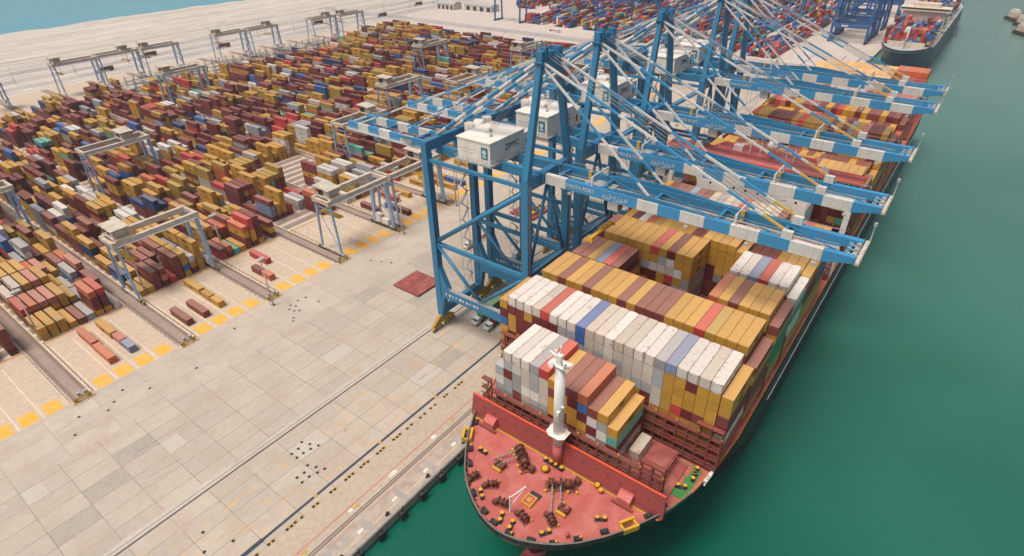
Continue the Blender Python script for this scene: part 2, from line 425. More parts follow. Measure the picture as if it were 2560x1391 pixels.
sheet('empty_yard_pavement', 490, 566, 226, 600, 0.034, 'pave_far')
sheet('far_terminal_pavement', 566, 1900, QY+1, 640, 0.03, 'pave_far')
for (y0, y1) in ((622, 634), (648, 664), (682, 700), (745, 752)): sheet('road', -700, 2300, y0, y1, 0.05, 'road')
sheet('road', 546, 564, 226, 760, 0.07, 'road')
rr = random.Random(12)
for (yc, hw_, hh_) in ((770, 7, 3.2), (846, 9, 3.6), (906, 10, 4.0)):
    mb = MB(); prev = None; x = -600
    while x < 2200:
        h_ = hh_*rr.uniform(0.55, 1.0); y_ = yc+rr.uniform(-2, 2)
        row = [(x, y_-hw_, 0.0), (x, y_-hw_*0.3, h_*0.8), (x, y_+hw_*0.3, h_), (x, y_+hw_, 0.0)]
        if prev:
            for k in range(3): mb.quad([prev[k], row[k], row[k+1], prev[k+1]], 0, True)
        prev = row; x += 17
    o = mb.build('sand_bank', 'sand'); o['kind'] = 'structure'
# quay wall face and cope details
mb = MB()
for x in range(-280, 620, 14): mb.box(x, x+13.6, QY-0.28, QY, -2.6, -0.02)
mb.box(-300, 620, QY-0.1, QY+0.7, 0.0, 0.22)
o = mb.build('quay_wall', 'quay_concrete'); o['kind'] = 'structure'
mb = MB()
for y, h in ((86.5, 0.10), (87.35, 0.10)): mb.box(-300, 620, y-0.09, y+0.09, 0.0, h)
mb.box(-300, 620, 86.68, 87.17, 0, 0.03, 1)
mb.box(-300, 620, 123.0, 123.5, 0, 0.09, 0); mb.box(-300, 620, 124.5, 124.62, 0, 0.05, 0)
o = mb.build('crane_rail', ['rail_steel', 'rail_bed']); o['kind'] = 'structure'
mb = MB(); mb.box(-300, 620, 99.0, 99.75, 0, 0.05, 0); mb.box(12, 30, 98.8, 99.95, 0, 0.08, 0)
for x in (19, 44.5, 66, 88): mb.box(x, x+1.0, 98.95, 99.8, 0.0, 0.09, 1)
o = mb.build('cable_trench', ['trench', 'pit_yellow']); o['kind'] = 'structure'
mb = MB()
mb.box(-300, 620, 89.65, 89.95, 0, 0.022, 0)
for x in range(-40, 300, 13): mb.box(x, x+8, 85.1, 85.3, 0, 0.022, 0)
o = mb.build('quay_line', 'mark_red'); o['kind'] = 'structure'
mb = MB()
for x, l in ((47, 1.0), (60, 2.6), (31, 0.9), (76, 1.6)): mb.box(x, x+l, 88.3, 89.4, 0, 0.024, 0)
for x, l in ((33, 1.5), (48.3, 1.6), (84, 1.4)): mb.box(x, x+l, 88.4, 89.2, 0, 0.024, 1)
for x in (34, 36.2, 38.4, 40.6): mb.box(x, x+1.2, 83.2, 85.0, 0, 0.024, 2)
for x in range(-40, 110, 11):
    mb.box(x, x+9.2, 81.2, 81.75, 0, 0.026, 3); mb.box(x+9.4, x+10.8, 80.0, 85.0, 0, 0.022, 2); mb.box(x+7.4, x+9.0, 82.2, 83.0, 0, 0.028, 0)
    mb.box(x+1, x+8.4, 80.1, 80.5, 0, 0.024, 2)
o = mb.build('quay_marking', ['mark_white', 'pit_yellow', 'road', 'lane']); o['kind'] = 'structure'
mb = MB(); rr = random.Random(3)
for k in range(150):
    x = rr.uniform(0, 118); y = rr.choice((101.5, 104.5, 108, 110.5, 114, 118)) + rr.uniform(-0.6, 0.6)
    mb.box(x, x+rr.uniform(0.8, 4.0), y, y+0.14, 0, 0.012)
o = mb.build('faded_lane_marking', 'mark_yellow'); o['kind'] = 'structure'

# relaid patches in the paving
rr = random.Random(31)
for mat_ in ('patch_dark', 'patch_pale'):
    mb = MB()
    for k in range(6):
        gx_, gy_ = rr.randint(0, 12)*9.9, rr.choice((105.4, 111.6, 130.2, 136.4, 142.6, 148.8, 155.0))
        mb.box(gx_+0.1, gx_+rr.choice((9.8, 4.9)), gy_+0.1, gy_+6.1, 0, 0.009+0.001*k)
    o = mb.build('pavement_patch', mat_); o['kind'] = 'structure'
mb = MB()
for k in range(7):
    gx_, gy_ = rr.uniform(0, 115), rr.uniform(103, 160); L_ = rr.uniform(5, 22)
    mb.bar((gx_, gy_, 0.012), (gx_+L_, gy_+rr.uniform(-1, 1), 0.012), rr.uniform(0.06, 0.12), 0.014)
o = mb.build('pavement_crack', 'rail_steel'); o['kind'] = 'structure'

# yellow handover pads, four to a block
BX = [41.2 + 33.15*k for k in range(-2, 14)]
mb = MB()
for bx in BX:
    for j in range(4):
        cx = bx + (j-1.5)*6.3
        mb.box(cx-2.15, cx+2.15, 186.2, 192.4, 0.0, 0.032, 0)
        mb.box(cx-3.35, cx-2.95, 186.2, 222, 0.0, 0.026, 1)
o = mb.build('lane_marking', ['mark_yellow', 'mark_pale']); o['kind'] = 'structure'
# rail corridors between the blocks
for bx in [41.2 + 33.15*k - 16.6 for k in range(-2, 15)]:
    mb = MB(); mb.box(bx-2.5, bx+2.5, 184.5, 604, 0.0, 0.045, 1)
    for dx in (-1.85, 1.85):
        mb.box(bx+dx-0.12, bx+dx+0.12, 184.5, 604, 0.0, 0.16, 0)
        mb.box(bx+dx-0.5, bx+dx-0.42, 186, 600, 0.0, 0.09, 0); mb.box(bx+dx+0.42, bx+dx+0.5, 186, 600, 0.0, 0.09, 0)
    for dx in (-2.75, 2.75): mb.box(bx+dx-0.2, bx+dx+0.2, 184.5, 604, 0.0, 0.06, 2)
    o = mb.build('yard_rail', ['rail_steel', 'rail_bed', 'mark_pale']); o['kind'] = 'structure'
# paved far yard: rows of small dark slot marks
mb = MB(); rr = random.Random(5)
for i in range(11):
    for j in range(30):
        mb.box(490+i*5, 492.0+i*5, 240+j*9.6, 241.2+j*9.6, 0, 0.05)
o = mb.build('slot_marking', 'stack_ground'); o['kind'] = 'structure'

# ------------------------------------------------------------------ containers: gather every one first
PAINT = dict(Y=(0.555,0.295,0.048), D=(0.43,0.27,0.06), B=(0.225,0.058,0.050), M=(0.165,0.030,0.030), R=(0.52,0.065,0.055), O=(0.56,0.145,0.065),
             P=(0.52,0.20,0.155), W=(0.68,0.645,0.60), G=(0.36,0.37,0.38), U=(0.055,0.135,0.36), L=(0.22,0.29,0.44), T=(0.13,0.42,0.34), N=(0.025,0.06,0.16),
             X=(0.55,0.49,0.42), S=(0.30,0.30,0.31), C=(0.06,0.28,0.14), E=(0.74,0.42,0.16))
WORD = dict(Y='mustard', D='dull ochre', B='brown', M='maroon', R='red', O='orange', P='pinkish', W='white', G='grey', U='blue', L='pale blue',
            T='turquoise', N='navy', X='off-white', S='dark grey', C='green', E='tan')
ORD = ['', 'first','second','third','fourth','fifth','sixth','seventh','eighth','ninth','tenth','eleventh','twelfth','thirteenth','fourteenth','fifteenth','sixteenth',
       'seventeenth','eighteenth','nineteenth','twentieth','twenty-first','twenty-second','twenty-third','twenty-fourth']
CH, CW, CL, CS = 2.6, 2.44, 12.19, 6.06      # stacking height and outside width, lengths of the long and short kind
REC = []
def rec(cx, cy, z0, L, axis, key, label, ex, group, h=CH):
    REC.append(dict(cx=cx, cy=cy, z=z0, L=L, ax=axis, k=key, lab=label, ex=ex, g=group, h=h, s=random.random()))
def tierword(n): return 'topmost' if n == 0 else ORD[n+1] + ' from top'
rs = random.Random(21)
def pick(weights):
    ks = list(weights); return rs.choices(ks, [weights[k] for k in ks])[0]
SHIPW = dict(Y=34, B=20, M=14, D=6, R=5, W=6, G=4, U=3, O=3, S=2)
Y0, PITCH, DECKZ = 74.9, 2.46, 22.7
def ship_bay(row, xf, stacks, weights=SHIPW, note=''):
    """stacks: index -> (tiers, rise, colours from the top down, is the top layer two short boxes)"""
    hgt = {i: v[0] for i, v in stacks.items()}
    for i, (n, rise, cols, short) in stacks.items():
        yc = Y0 - (i-1)*PITCH - PITCH/2
        if i == 0: yc += 0.12
        if i == 23: yc -= 0.12
        prev = None
        for k in range(n):
            if k < len(cols): key = cols[k]
            else: key = prev if (prev and rs.random() < 0.35) else pick(weights)
            prev = key
            tier = n-1-k; z = DECKZ + rise + tier*CH
            ex = k == 0 or hgt.get(i-1, 0) <= tier or hgt.get(i+1, 0) <= tier or True
            halves = [(xf+CL/2, CL, '')] if not (short and k < short) else [(xf+CS/2, CS, 'forward half'), (xf+CL-CS/2, CS, 'rear half')]
            for (cx, L, hw) in halves:
                lab = f"{'short ' if hw else ''}{WORD[key]} container {tierword(k)} in {ORD[i+1]} stack from the quay, {ORD[row]} row from bow"
                if hw: lab = f"short {WORD[key]} container, {hw}, {tierword(k)} in {ORD[i+1]} stack from quay, {ORD[row]} row from bow"
                rec(cx, yc, z, L, 'x', key, lab, ex, 'containers stowed on the red decked ship')
def top(s): return list(s)
# row 1, just behind the breakwater
b = {4:(5,0,'GWG',0), 5:(7,0,'WGMGG',0), 6:(7,0,'WWSG',0), 7:(7,0,'WXXWX',0), 8:(7,0,'GGGWG',0), 9:(7,0,'RXXXG',0),
     10:(6,.9,'YBYY',0), 11:(6,.9,'BYYB',0), 12:(6,.9,'BMYYB',0), 13:(6,.9,'OUMY',0), 14:(5,.9,'BWMW',0), 15:(5,.9,'YGWG',0), 16:(4,.9,'YTMX',0)}
ship_bay(1, 79.4, b)
# row 2: the long white row
fr = {0:(7,1.0,'YMUY',0), 1:(8,0,'WMYYM',0), 2:(8,0,'WMMMY',0), 3:(8,0,'WYMMM',0), 4:(8,0,'XMMB',1), 5:(8,0,'RMBM',0), 6:(8,0,'WMBB',0),
      7:(8,0,'WGXG',0), 8:(8,0,'WGGX',0), 9:(8,0,'UUGX',0), 10:(8,0,'XXXG',0), 11:(8,0,'XXGX',0), 12:(8,0,'WWXG',0), 13:(8,0,'XXGX',0), 14:(8,0,'XXXX',0),
      15:(8,0,'WXXG',0), 16:(8,0,'WXXG',0), 17:(8,0,'GGGXX',0), 18:(8,0,'LYYYDY',0), 19:(8,0,'WYYYRY',0), 20:(8,0,'WMYYMY',0), 21:(8,0,'XYYYMD',0),
      22:(8,0,'WYYYYY',0), }
fr[22] = (8,0,'WYYYYY',0); fr[23] = (7,0,'YYBM',0)
fr[21] = (8,0,'XYYYBD',0)
ship_bay(2, 94.0, fr)
# row 3
c3 = 'YYBYYB' + 'YYYBYBBBYYYRDYYY'
d = {i+1: (8, 0, c, 0) for i, c in enumerate(c3)}
d[0] = (6,0,'B',0); d[23] = (6,0.6,'BYB',0)
ship_bay(3, 108.8, d)
# row 4: low in the middle
d = {i+1: (7, 1.3, c, 0) for i, c in enumerate('BBYLRB')}
for i in range(7, 17): d[i] = (1, 0, 'M', 0)
for i, c in enumerate('OYBYYY'): d[17+i] = (8, 0, c+c, 1 if i in (1,3,4,5) else 0)
d[0] = (6,0,'B',0); d[23] = (7,0,'BYC',0)
ship_bay(4, 123.2, d)
# row 5
d = {1:(8,0,'BM',0)}
d.update({i: (8, 0, 'YYYYY', 0) for i in range(2, 7)})
for i, c in zip(range(7, 12), ('YYGMYU','RYWMMM','YGWYYY','MWXRMG','YYWYGX')): d[i] = (8, 0, c, 0)
d[12] = (8, 0, 'YYYGXG', 0)
for i in range(13, 17): d[i] = (1, 0, 'M', 0)
for i, c in enumerate('WWLRWW'): d[17+i] = (8, 0, c+'MYB', 0)
d[0] = (6,0,'B',0); d[23] = (7,0,'WGC',0)
ship_bay(5, 137.2, d)
d = {i: (7, 0, '', 0) for i in range(1, 12)}
for i in range(12, 15): d[i] = (8, 0, 'YYY', 0)
d[15] = (8,0,'YYY',0); d[16] = (7,1.3,'YYYY',0)
for i, c in zip(range(17, 24), ('MY','MM','MM','YY','YY','YY','Y')): d[i] = (7, 0, c, 0)
ship_bay(6, 149.6, d)
ship_bay(7, 161.9, {i: (5 if 8 < i < 16 else 7, 0, '', 0) for i in range(0, 24)})
ship_bay(8, 174.6, {i+1: (7 if i < 17 else 6, 0.4, c, 0) for i, c in enumerate('YBBBLBMXGXXRXXXXBYLRYY')})
AFTW = dict(Y=40, B=30, M=18, P=6, G=2, T=1, R=4)
for n, xf in enumerate((207.0, 219.3, 232.5, 245.0, 258.6, 270.9, 284.2, 296.6)):
    st = {}
    for i in range(0, 24):
        h = 7 if n in (0, 2, 4, 6) else 8
        if n == 5 and i < 12: h = 8
        if n in (3, 4) and 9 < i < 15: h -= 2
        if i in (0, 23): h -= 1
        st[i] = (h, 0, '', 0)
    if n == 0:
        for i in range(1, 6): st[i] = (7, .6, 'Y', 0)
        for i in range(12, 17): st[i] = (7, .6, 'X', 0)
    ship_bay(9+n, xf, st, AFTW)
for n, xf in enumerate((313.0, 345.0, 357.4, 369.8, 382.2)):
    st = {}
    for i in range(1, 23):
        st[i] = (8, 0, 'E' if n else pick(dict(W=3,P=4,O=3,R=2,Y=3)), 0)
        if n == 1 and i < 6: st[i] = (7, 0, pick(dict(W=4, B=3, P=2)), 0)
        if i > 16 and n == 4: st[i] = (8, 0.8, pick(dict(P=4, O=4, Y=1, R=3)), 0)
        elif i > 16 and n: st[i] = (6, 0, pick(dict(O=4, R=4, P=2)) + 'OR', 0)
    ship_bay(17+n, xf, st, dict(O=4, R=4, B=3, P=2))

# stacking yard
YARDW = dict(Y=33, B=24, M=19, R=4.5, O=2, W=5, X=3, G=5, U=2, N=5, T=1.6, D=10)
NROW, SLOT = 9, 12.95
over = {(0,0):[(2,'YD'),(2,'YD'),(2,'DY'),(1,'Y'),(1,'B'),(1,'G'),(4,'OMMY'),(4,'RMMY'),(1,'W')],
        (0,1):[(3,'RBM'),(3,'OBB'),(3,'PBY'),(3,'PYY'),(3,'YYD'),(2,'DY'),(1,'G'),(2,'MB'),(3,'BMU')],
        (0,2):[(3,'XBY'),(4,'XPBY'),(4,'YYYY'),(4,'PYBY'),(4,'YYYD'),(2,'YD'),(1,'X'),(3,'GUB'),(4,'PMBU')],
        (0,3):[(3,'YYB'),(4,'YDYB'),(4,'YYYB'),(4,'YYDM'),(3,'OYB'),(3,'PYM'),(2,'YB'),(3,'BMM'),(3,'OMB')],
        (1,0):[(1,'Y'),(1,'Y'),(3,'BBB'),(3,'BPB'),(1,'R'),(4,'BBBB'),(4,'YYUY'),(3,'WYM'),(5,'YYYYY')],
        (1,1):[(2,'NU'),(2,'YY'),(2,'BM'),(3,'BBY'),(3,'BMM'),(4,'BRBB'),(4,'YYYM'),(3,'LNM'),(5,'YYMBB')],
        (1,2):[(2,'YB'),(3,'YNM'),(4,'BMYY'),(2,'YB'),(2,'YM'),(3,'BMN'),(4,'YYMY'),(4,'YBBM'),(4,'YYBY')],
        (2,0):[(2,'BR'),(2,'OB'),(1,'T'),(1,'Y'),(4,'OYBB'),(5,'RRYYM'),(5,'BMMMY'),(0,''),(3,'BYM')],
        (2,1):[(4,'YYYY'),(4,'YYYM'),(3,'BYM'),(3,'RBM'),(4,'BYYM'),(3,'YYB'),(2,'YB'),(4,'YYBM'),(3,'BMM')],
        (3,0):[(0,''),(0,''),(0,''),(0,''),(0,''),(0,''),(4,'OBBM'),(1,'Y'),(2,'MB')],
        (3,1):[(4,'BLLM'),(3,'YYB'),(5,'YYYYB'),(2,'RB'),(0,''),(2,'WG'),(2,'GX'),(0,''),(0,'')]}
EMPTY = [(154, 190, 262, 300), (168, 190, 340, 358), (120, 135, 226, 240), (166, 182, 390, 402), (108, 128, 470, 490), (236, 252, 440, 470), (300, 330, 500, 541), (192, 390, 514, 541)]
for k, bx in enumerate(BX):
    kk = k-2; nm = ORD[kk+2] if 0 <= kk+2 < len(ORD) else ''
    hs = {}; cols = {}
    for j in range(24):
        base = rs.choice((3, 3, 3, 4)); low = rs.random() < 0.05
        for i in range(NROW):
            x = bx + (i-4)*2.93; y = 227.0 + j*SLOT
            if (kk, j) in over: h, cs = over[(kk, j)][i]
            else:
                h = max(0, min(5, base + rs.choice((-3,-2,-2,-1,-1,0,0,0,1,1,2,2)))); cs = ''
                if low: h = rs.choice((0, 0, 1))
                if any(a < x < b2 and c < y+6 < e for a, b2, c, e in EMPTY): h = 0
            hs[i, j] = h; cc = []; prev = hs.get((i-1, j)) and cols.get((i-1, j), ' ')[0] or None
            for q in range(h):
                if q < len(cs): key = cs[q]
                else: key = prev if (prev and prev != ' ' and rs.random() < 0.42) else pick(YARDW)
                prev = key; cc.append(key)
            cols[i, j] = ''.join(cc) or ' '
    for (i, j), h in hs.items():
        x = bx + (i-4)*2.93; y = 227.0 + j*SLOT + rs.uniform(-0.12, 0.12)
        nb = min(hs.get((i-1,j), 0), hs.get((i+1,j), 0), hs.get((i,j-1), 0))
        for q in range(h):
            tier = h-1-q
            key = cols[i, j][q]
            lab = f"{WORD[key]} container {tierword(q)} in {ORD[i+1]} stack from left, {ORD[j+1]} line of {nm} yard block"
            rec(x, y+CL/2, tier*CH+0.06, CL, 'y', key, lab, q == 0 or nb <= tier or hs.get((i,j+1), 0) <= tier, 'containers stacked in the yard')
LANE = [(104.6,214.8,'R',CL,'bright red container lying across the handover lane beyond the third group of pads'),
        (98.2,206.2,'B',CS,'short brown container behind the light mast, touching an orange one'), (98.2,199.4,'O',CS,'short orange-brown container next to a yellow pad by the light mast'),
        (63.6,200.6,'B',CL,'brown container on the ground, left of the brown pair before second pads'), (69.6,200.4,'B',CL,'brown container on the ground, right of the brown pair before second pads'),
        (76.5,216.0,'Y',CL,'long mustard container on the ground behind two short mustard ones'), (76.4,205.4,'Y',CS,'short mustard container lying between a long and another short one'),
        (76.3,198.6,'Y',CS,'short mustard container closest to the second group of yellow pads'),
        (38.0,214.6,'O',CL,'rust orange container on the ground directly behind a brighter orange container'), (37.8,201.2,'O',CL,'bright orange container on the ground nearest the leftmost pads'),
        (44.1,215.2,'Y',CL,'mustard container on the ground behind the pink and blue short ones'), (44.4,205.2,'P',CS,'short pink container on the ground touching a blue-grey one'),
        (44.4,198.6,'L',CS,'short blue-grey container on the ground beside the bright orange one'),
        (163.5,213.0,'M',CL,'maroon container on the ground right of the paired gantry crane legs'), (170.0,206.0,'U',CS,'short blue container standing behind the paired gantry crane legs'),
        (170.0,199.0,'M',CL,'dark maroon container on the ground near the fifth group of pads'),
        (177.0,214.0,'R',CL,'red container on the ground left of the first blue crane leg'), (184.0,213.0,'Y',CL,'mustard container in handover lane just left of first blue crane leg'),
        (197.5,214.0,'Y',CL,'mustard container seen between the landside legs, leftmost of its group'), (204.0,214.0,'Y',CL,'mustard container seen between the landside legs, second of its group'),
        (210.5,213.5,'Y',CL,'mustard container seen between the landside legs, third of its group'), (204.0,200.5,'Y',CL,'mustard container seen between the landside legs, nearest the pads'),
        (210.5,200.5,'U',CL,'blue container seen between landside legs beside the mustard ones'), (231.0,213.0,'Y',CL,'mustard container behind the crane legs in the seventh handover lane')]
for (x, y, key, L, lab) in LANE: rec(x, y, 0.04, L, 'y', key, lab, True, 'containers waiting in the handover lanes')
rec(86.9, 33.3, DECKZ+0.05, CS, 'x', 'X', 'short off-white container alone on the hatch beside the turquoise stack', True, 'containers stowed on the red decked ship')
rec(131.5, 112.6, 1.55, CL, 'x', 'C', 'dark green container carried on a trailer under the first blue crane', True, 'containers on trailers under the cranes')
rec(131.6, 107.2, 1.55, CL, 'x', 'M', 'maroon container carried on a trailer under first crane, nearest the ship', True, 'containers on trailers under the cranes')
NTOP = len(REC)
# far terminal and second ship: always part of the mass
FARW = dict(R=22, B=18, M=10, U=22, N=12, G=8, W=6, T=4, C=2, Y=4, O=5)
for n in range(10):
    yb = 150 + n*38.5
    for j in range(38):
        x = (574 if n < 5 else 604) + j*12.9 + (60 if n in (8, 9) else 0)
        base = rs.choice((2, 3, 3, 4, 4))
        if n >= 8 and rs.random() < 0.5: continue
        if rs.random() < 0.05: continue
        for i in range(9):
            h = max(0, min(5, base + rs.choice((-2, -1, 0, 0, 1)))); prev = None
            for q in range(h):
                key = prev if (prev and rs.random() < 0.4) else pick(FARW); prev = key
                if q < 3: rec(x+6.1, yb+i*2.9, (h-1-q)*CH, CL, 'x', key, None, True, None)
for n in range(15):
    xf = 586 + n*14.6
    if n == 4: continue
    for i in range(13):
        h = rs.choice((3, 4, 4, 5)) if n < 4 else rs.choice((1, 2, 3, 4, 4)); 
        for q in range(h): rec(xf+6.1, 69 - i*2.5, 21.5+(h-1-q)*CH, CL, 'x', pick(FARW), None, True, None)

# which ones show largest: project every exposed box, then test the best for what hides them
def proj(p):
    v = Vector(p) - Vector((0, 0, H)); z = fw.dot(v)
    return (rt.dot(v)/z*1484.19+1280, dn.dot(v)/z*1484.19+695.5, z)
def dims(r):
    hx, hy = (r['L']/2, CW/2) if r['ax'] == 'x' else (CW/2, r['L']/2)
    return r['cx']-hx, r['cx']+hx, r['cy']-hy, r['cy']+hy, r['z'], r['z']+CH
def faces3(r):
    x0, x1, y0, y1, z0, z1 = dims(r)
    f = [((x0,y0,z1),(x1,y0,z1),(x1,y1,z1),(x0,y1,z1)), ((x0,y0,z0),(x0,y1,z0),(x0,y1,z1),(x0,y0,z1))] if x0 > 0 else [((x0,y0,z1),(x1,y0,z1),(x1,y1,z1),(x0,y1,z1)), ((x1,y0,z0),(x1,y1,z0),(x1,y1,z1),(x1,y0,z1))]
    f.append(((x0,y0,z0),(x1,y0,z0),(x1,y0,z1),(x0,y0,z1)))
    return f
def area2(q):
    p = [proj(v) for v in q]
    if min(a[2] for a in p) < 1: return 0
    if all(a[0] < 0 or a[0] > 2560 or a[1] < 0 or a[1] > 1391 for a in p): return 0
    return abs(sum(p[i][0]*p[(i+1)%4][1]-p[(i+1)%4][0]*p[i][1] for i in range(4)))/2
near = [(sum(area2(q) for q in faces3(r)), i) for i, r in enumerate(REC[:NTOP]) if r['ex'] and r['cx']*0.663+r['cy']*0.517 < 330]
near = sorted(near, reverse=True)[:4200]
bv = []; bf = []
for r in REC[:NTOP]:
    if r['cx']*0.663+r['cy']*0.517 > 400: continue
    x0, x1, y0, y1, z0, z1 = dims(r); b0 = len(bv)
    bv += [(x0,y0,z0),(x1,y0,z0),(x1,y1,z0),(x0,y1,z0),(x0,y0,z1),(x1,y0,z1),(x1,y1,z1),(x0,y1,z1)]
    bf += [tuple(b0+k for k in q) for q in ((4,5,6,7),(0,1,5,4),(1,2,6,5),(2,3,7,6),(3,0,4,7))]
tree = BVHTree.FromPolygons(bv, bf)
eye = Vector((0, 0, H)); score = []
for a, i in near:
    r = REC[i]; tot = 0; fronts = 0
    for fi, q in enumerate(faces3(r)):
        ar = area2(q)
        if ar < 4: continue
        c = [Vector(v) for v in q]; hit = 0
        for s in (0.1, 0.3, 0.5, 0.7, 0.9):
            for t in (0.2, 0.5, 0.8):
                p = c[0]*(1-s)*(1-t)+c[1]*s*(1-t)+c[2]*s*t+c[3]*(1-s)*t
                d = (eye-p).normalized()
                if tree.ray_cast(p+d*0.06, d)[0] is None: hit += 1
        v = ar*hit/15.0; tot += v
        endf = (fi == 1 and r['ax'] == 'x') or (fi == 2 and r['ax'] == 'y')
        if endf: fronts = v
    score.append((tot, i, fronts))
score.sort(reverse=True)
NIND = 300
chosen = {i: f for t, i, f in score[:NIND]}

def container_mesh(L):
    mb = MB(); h, wd = CH-0.07, CW-0.07
    mb.box(-L/2+0.03, L/2-0.03, -wd/2+0.04, wd/2-0.04, 0.02, h-0.03)
    for sx in (-1, 1):
        for sy in (-1, 1):
            mb.cbox((sx*(L/2-0.09), sy*(wd/2-0.09), h/2), (0.18, 0.18, h))
    for sy in (-1, 1):
        for z in (0.08, h-0.06): mb.cbox((0, sy*(wd/2-0.06), z), (L-0.36, 0.12, 0.12))
    for sx in (-1, 1):
        for z in (0.08, h-0.06): mb.cbox((sx*(L/2-0.06), 0, z), (0.12, wd-0.36, 0.12))
    return mb.mesh('shipping_container', ['cont'])
def door_mesh(L):
    mb = MB()
    for s in (-1, 1):
        mb.box(-L/2-0.015, -L/2+0.06, s*0.555-0.51, s*0.555+0.51, 0.2, CH-0.25)
        for yy in (0.28, 0.82): mb.box(-L/2-0.05, -L/2-0.015, s*yy-0.03, s*yy+0.03, 0.2, CH-0.25)
    return mb.mesh('door', ['cont'])
def mark_mesh(sd):
    o_ = text('lettering', 'MSC', 1.5, 'ink', None, Matrix.Translation((0, sd*(CW/2-0.01), CH*0.5)) @ Matrix(((-sd,0,0,0),(0,0,sd,0),(0,1,0,0),(0,0,0,1))), 2.6)
    me = o_.data; bpy.data.objects.remove(o_); return me
MARK = {'x': mark_mesh(-1), 'y': mark_mesh(1)}
def hue(r): k = 0.84 if r['ax'] == 'y' else 1.0; return tuple(c*k for c in PAINT[r['k']])      # yard boxes are the older, duller ones
CM = {CL: container_mesh(CL), CS: container_mesh(CS)}; DM = {CL: door_mesh(CL), CS: door_mesh(CS)}
for i, f in chosen.items():
    r = REC[i]
    o = bpy.data.objects.new('shipping_container', CM[r['L']]); COL.objects.link(o)
    o.location = (r['cx'], r['cy'], r['z']); o.rotation_euler = (0, 0, 0 if r['ax'] == 'x' else math.pi/2)
    o.color = (*hue(r), 1)
    tag(o, r['lab'], 'container', r['g'])
    if r['k'] == 'Y' and r['L'] == CL:
        ml = bpy.data.objects.new('lettering', MARK[r['ax']]); COL.objects.link(ml); ml.parent = o
    if f > 40:
        dr = bpy.data.objects.new('door', DM[r['L']]); COL.objects.link(dr); dr.parent = o; dr.color = o.color
mv = []; mf = []; mc = []
for i, r in enumerate(REC):
    if i in chosen or not r['ex']: continue
    x0, x1, y0, y1, z0, z1 = dims(r); b0 = len(mv); z1 -= 0.07; x0 += 0.035; x1 -= 0.035; y0 += 0.035; y1 -= 0.035
    mv += [(x0,y0,z0),(x1,y0,z0),(x1,y1,z0),(x0,y1,z0),(x0,y0,z1),(x1,y0,z1),(x1,y1,z1),(x0,y1,z1)]
    qs = ((4,5,6,7),(0,1,5,4),(1,2,6,5),(2,3,7,6),(3,0,4,7))
    mf += [tuple(b0+k for k in q) for q in qs]; mc += [(*hue(r), r['s'])]*5
    if r['k'] in 'YW' and r['L'] == CL and r['ax'] == 'y' and i < NTOP:       # the dark mark half-way along each long side
        ink = (0.10, 0.07, 0.03, 0.5) if r['k'] == 'Y' else (0.30, 0.30, 0.32, 0.5)
        for xs in (x0-0.012, x1+0.012):
            b0 = len(mv); ym = (y0+y1)/2; mv += [(xs, ym-1.0, z0+0.75), (xs, ym+1.0, z0+0.75), (xs, ym+1.0, z0+1.75), (xs, ym-1.0, z0+1.75)]
            mf.append((b0, b0+1, b0+2, b0+3)); mc.append(ink)
me = bpy.data.meshes.new('container_stacks'); me.from_pydata(mv, [], mf); me.materials.append(M['cont_mass'])
at = me.attributes.new('paint', 'FLOAT_COLOR', 'FACE'); at.data.foreach_set('color', [c for q in mc for c in q])
o = bpy.data.objects.new('container_stacks', me); COL.objects.link(o)
tag(o, 'countless stacked containers, mostly mustard and maroon, filling yard and ships', 'containers', None, 'stuff')

# ------------------------------------------------------------------ the big ship
CYS = 47.35; HB = 30.0; DZ = 20.0
HALF = [(53.6,0.0),(53.8,2.2),(54.5,5.0),(56,8.2),(58,11.4),(61,14.7),(65,18.0),(70,21.3),(77,24.9),(85,27.4),(95,29.2),(106,30.0),(380,30.0),(405,29.4),(418,28.0)]
WL = [(66.0,0.0),(66.3,0.4),(67,0.9),(68.2,1.6),(70.5,2.8),(73.5,4.6),(78,7.4),(84,11.0),(91,15.6),(100,21.0),(112,25.6),(128,29.0),(380,30.0),(405,25.0),(418,18.0)]
def half(x, tab=HALF):
    for (a, b), (c, d) in zip(tab, tab[1:]):
        if a <= x <= c: return b + (d-b)*(x-a)/(c-a)
    return tab[-1][1]
ship = root('container_ship', (240, CYS, WZ), 'huge container ship with black hull and red foredeck moored along the quay', 'container ship')
mb = MB(); n = len(HALF)
LV = [(-9.0, 0.86), (WZ, 1.0), (4.0, None), (12.0, None), (DZ, None)]
rings = []
for zi, (z, _) in enumerate(LV):
    row = []
    for sgn in (1, -1):
        rr_ = []
        for (xd, hd), (xw, hw) in zip(HALF, WL):
            t = max(0.0, (z-WZ)/(DZ-WZ)); t = t**1.35
            xx = xw + (xd-xw)*t; hh = hw + (hd-hw)*t
            if z < WZ: hh *= 0.86
            rr_.append((xx, CYS+sgn*hh, z))
        row.append(rr_)
    rings.append(row)
for zi in range(len(LV)-1):
    for s in (0, 1):
        a, b2 = rings[zi][s], rings[zi+1][s]
        for i in range(n-1): mb.quad([a[i], a[i+1], b2[i+1], b2[i]], 1 if zi == 0 else 0, True)
for zi in range(len(LV)-1):
    mb.quad([rings[zi][0][-1], rings[zi][1][-1], rings[zi+1][1][-1], rings[zi+1][0][-1]], 0)
mb.build('hull', ['hull_black', 'hull_red'], ship)
mb = MB(); mb.sphere((63.4, CYS, -3.6), 2.6, 14, 0); mb.cyl((63.6, CYS, -3.7), (74, CYS, -4.6), 2.5, 14); mb.build('bulbous_bow', 'hull_red', ship)
mb = MB(); up = [(x, CYS+h-0.25 if h > 0.3 else CYS) for x, h in HALF[1:]]; lo = [(x, CYS-h+0.25) for x, h in HALF[1:]]
mb.prism(up+lo[::-1], DZ-0.6, DZ); mb.build('deck', 'worn_deck', ship)
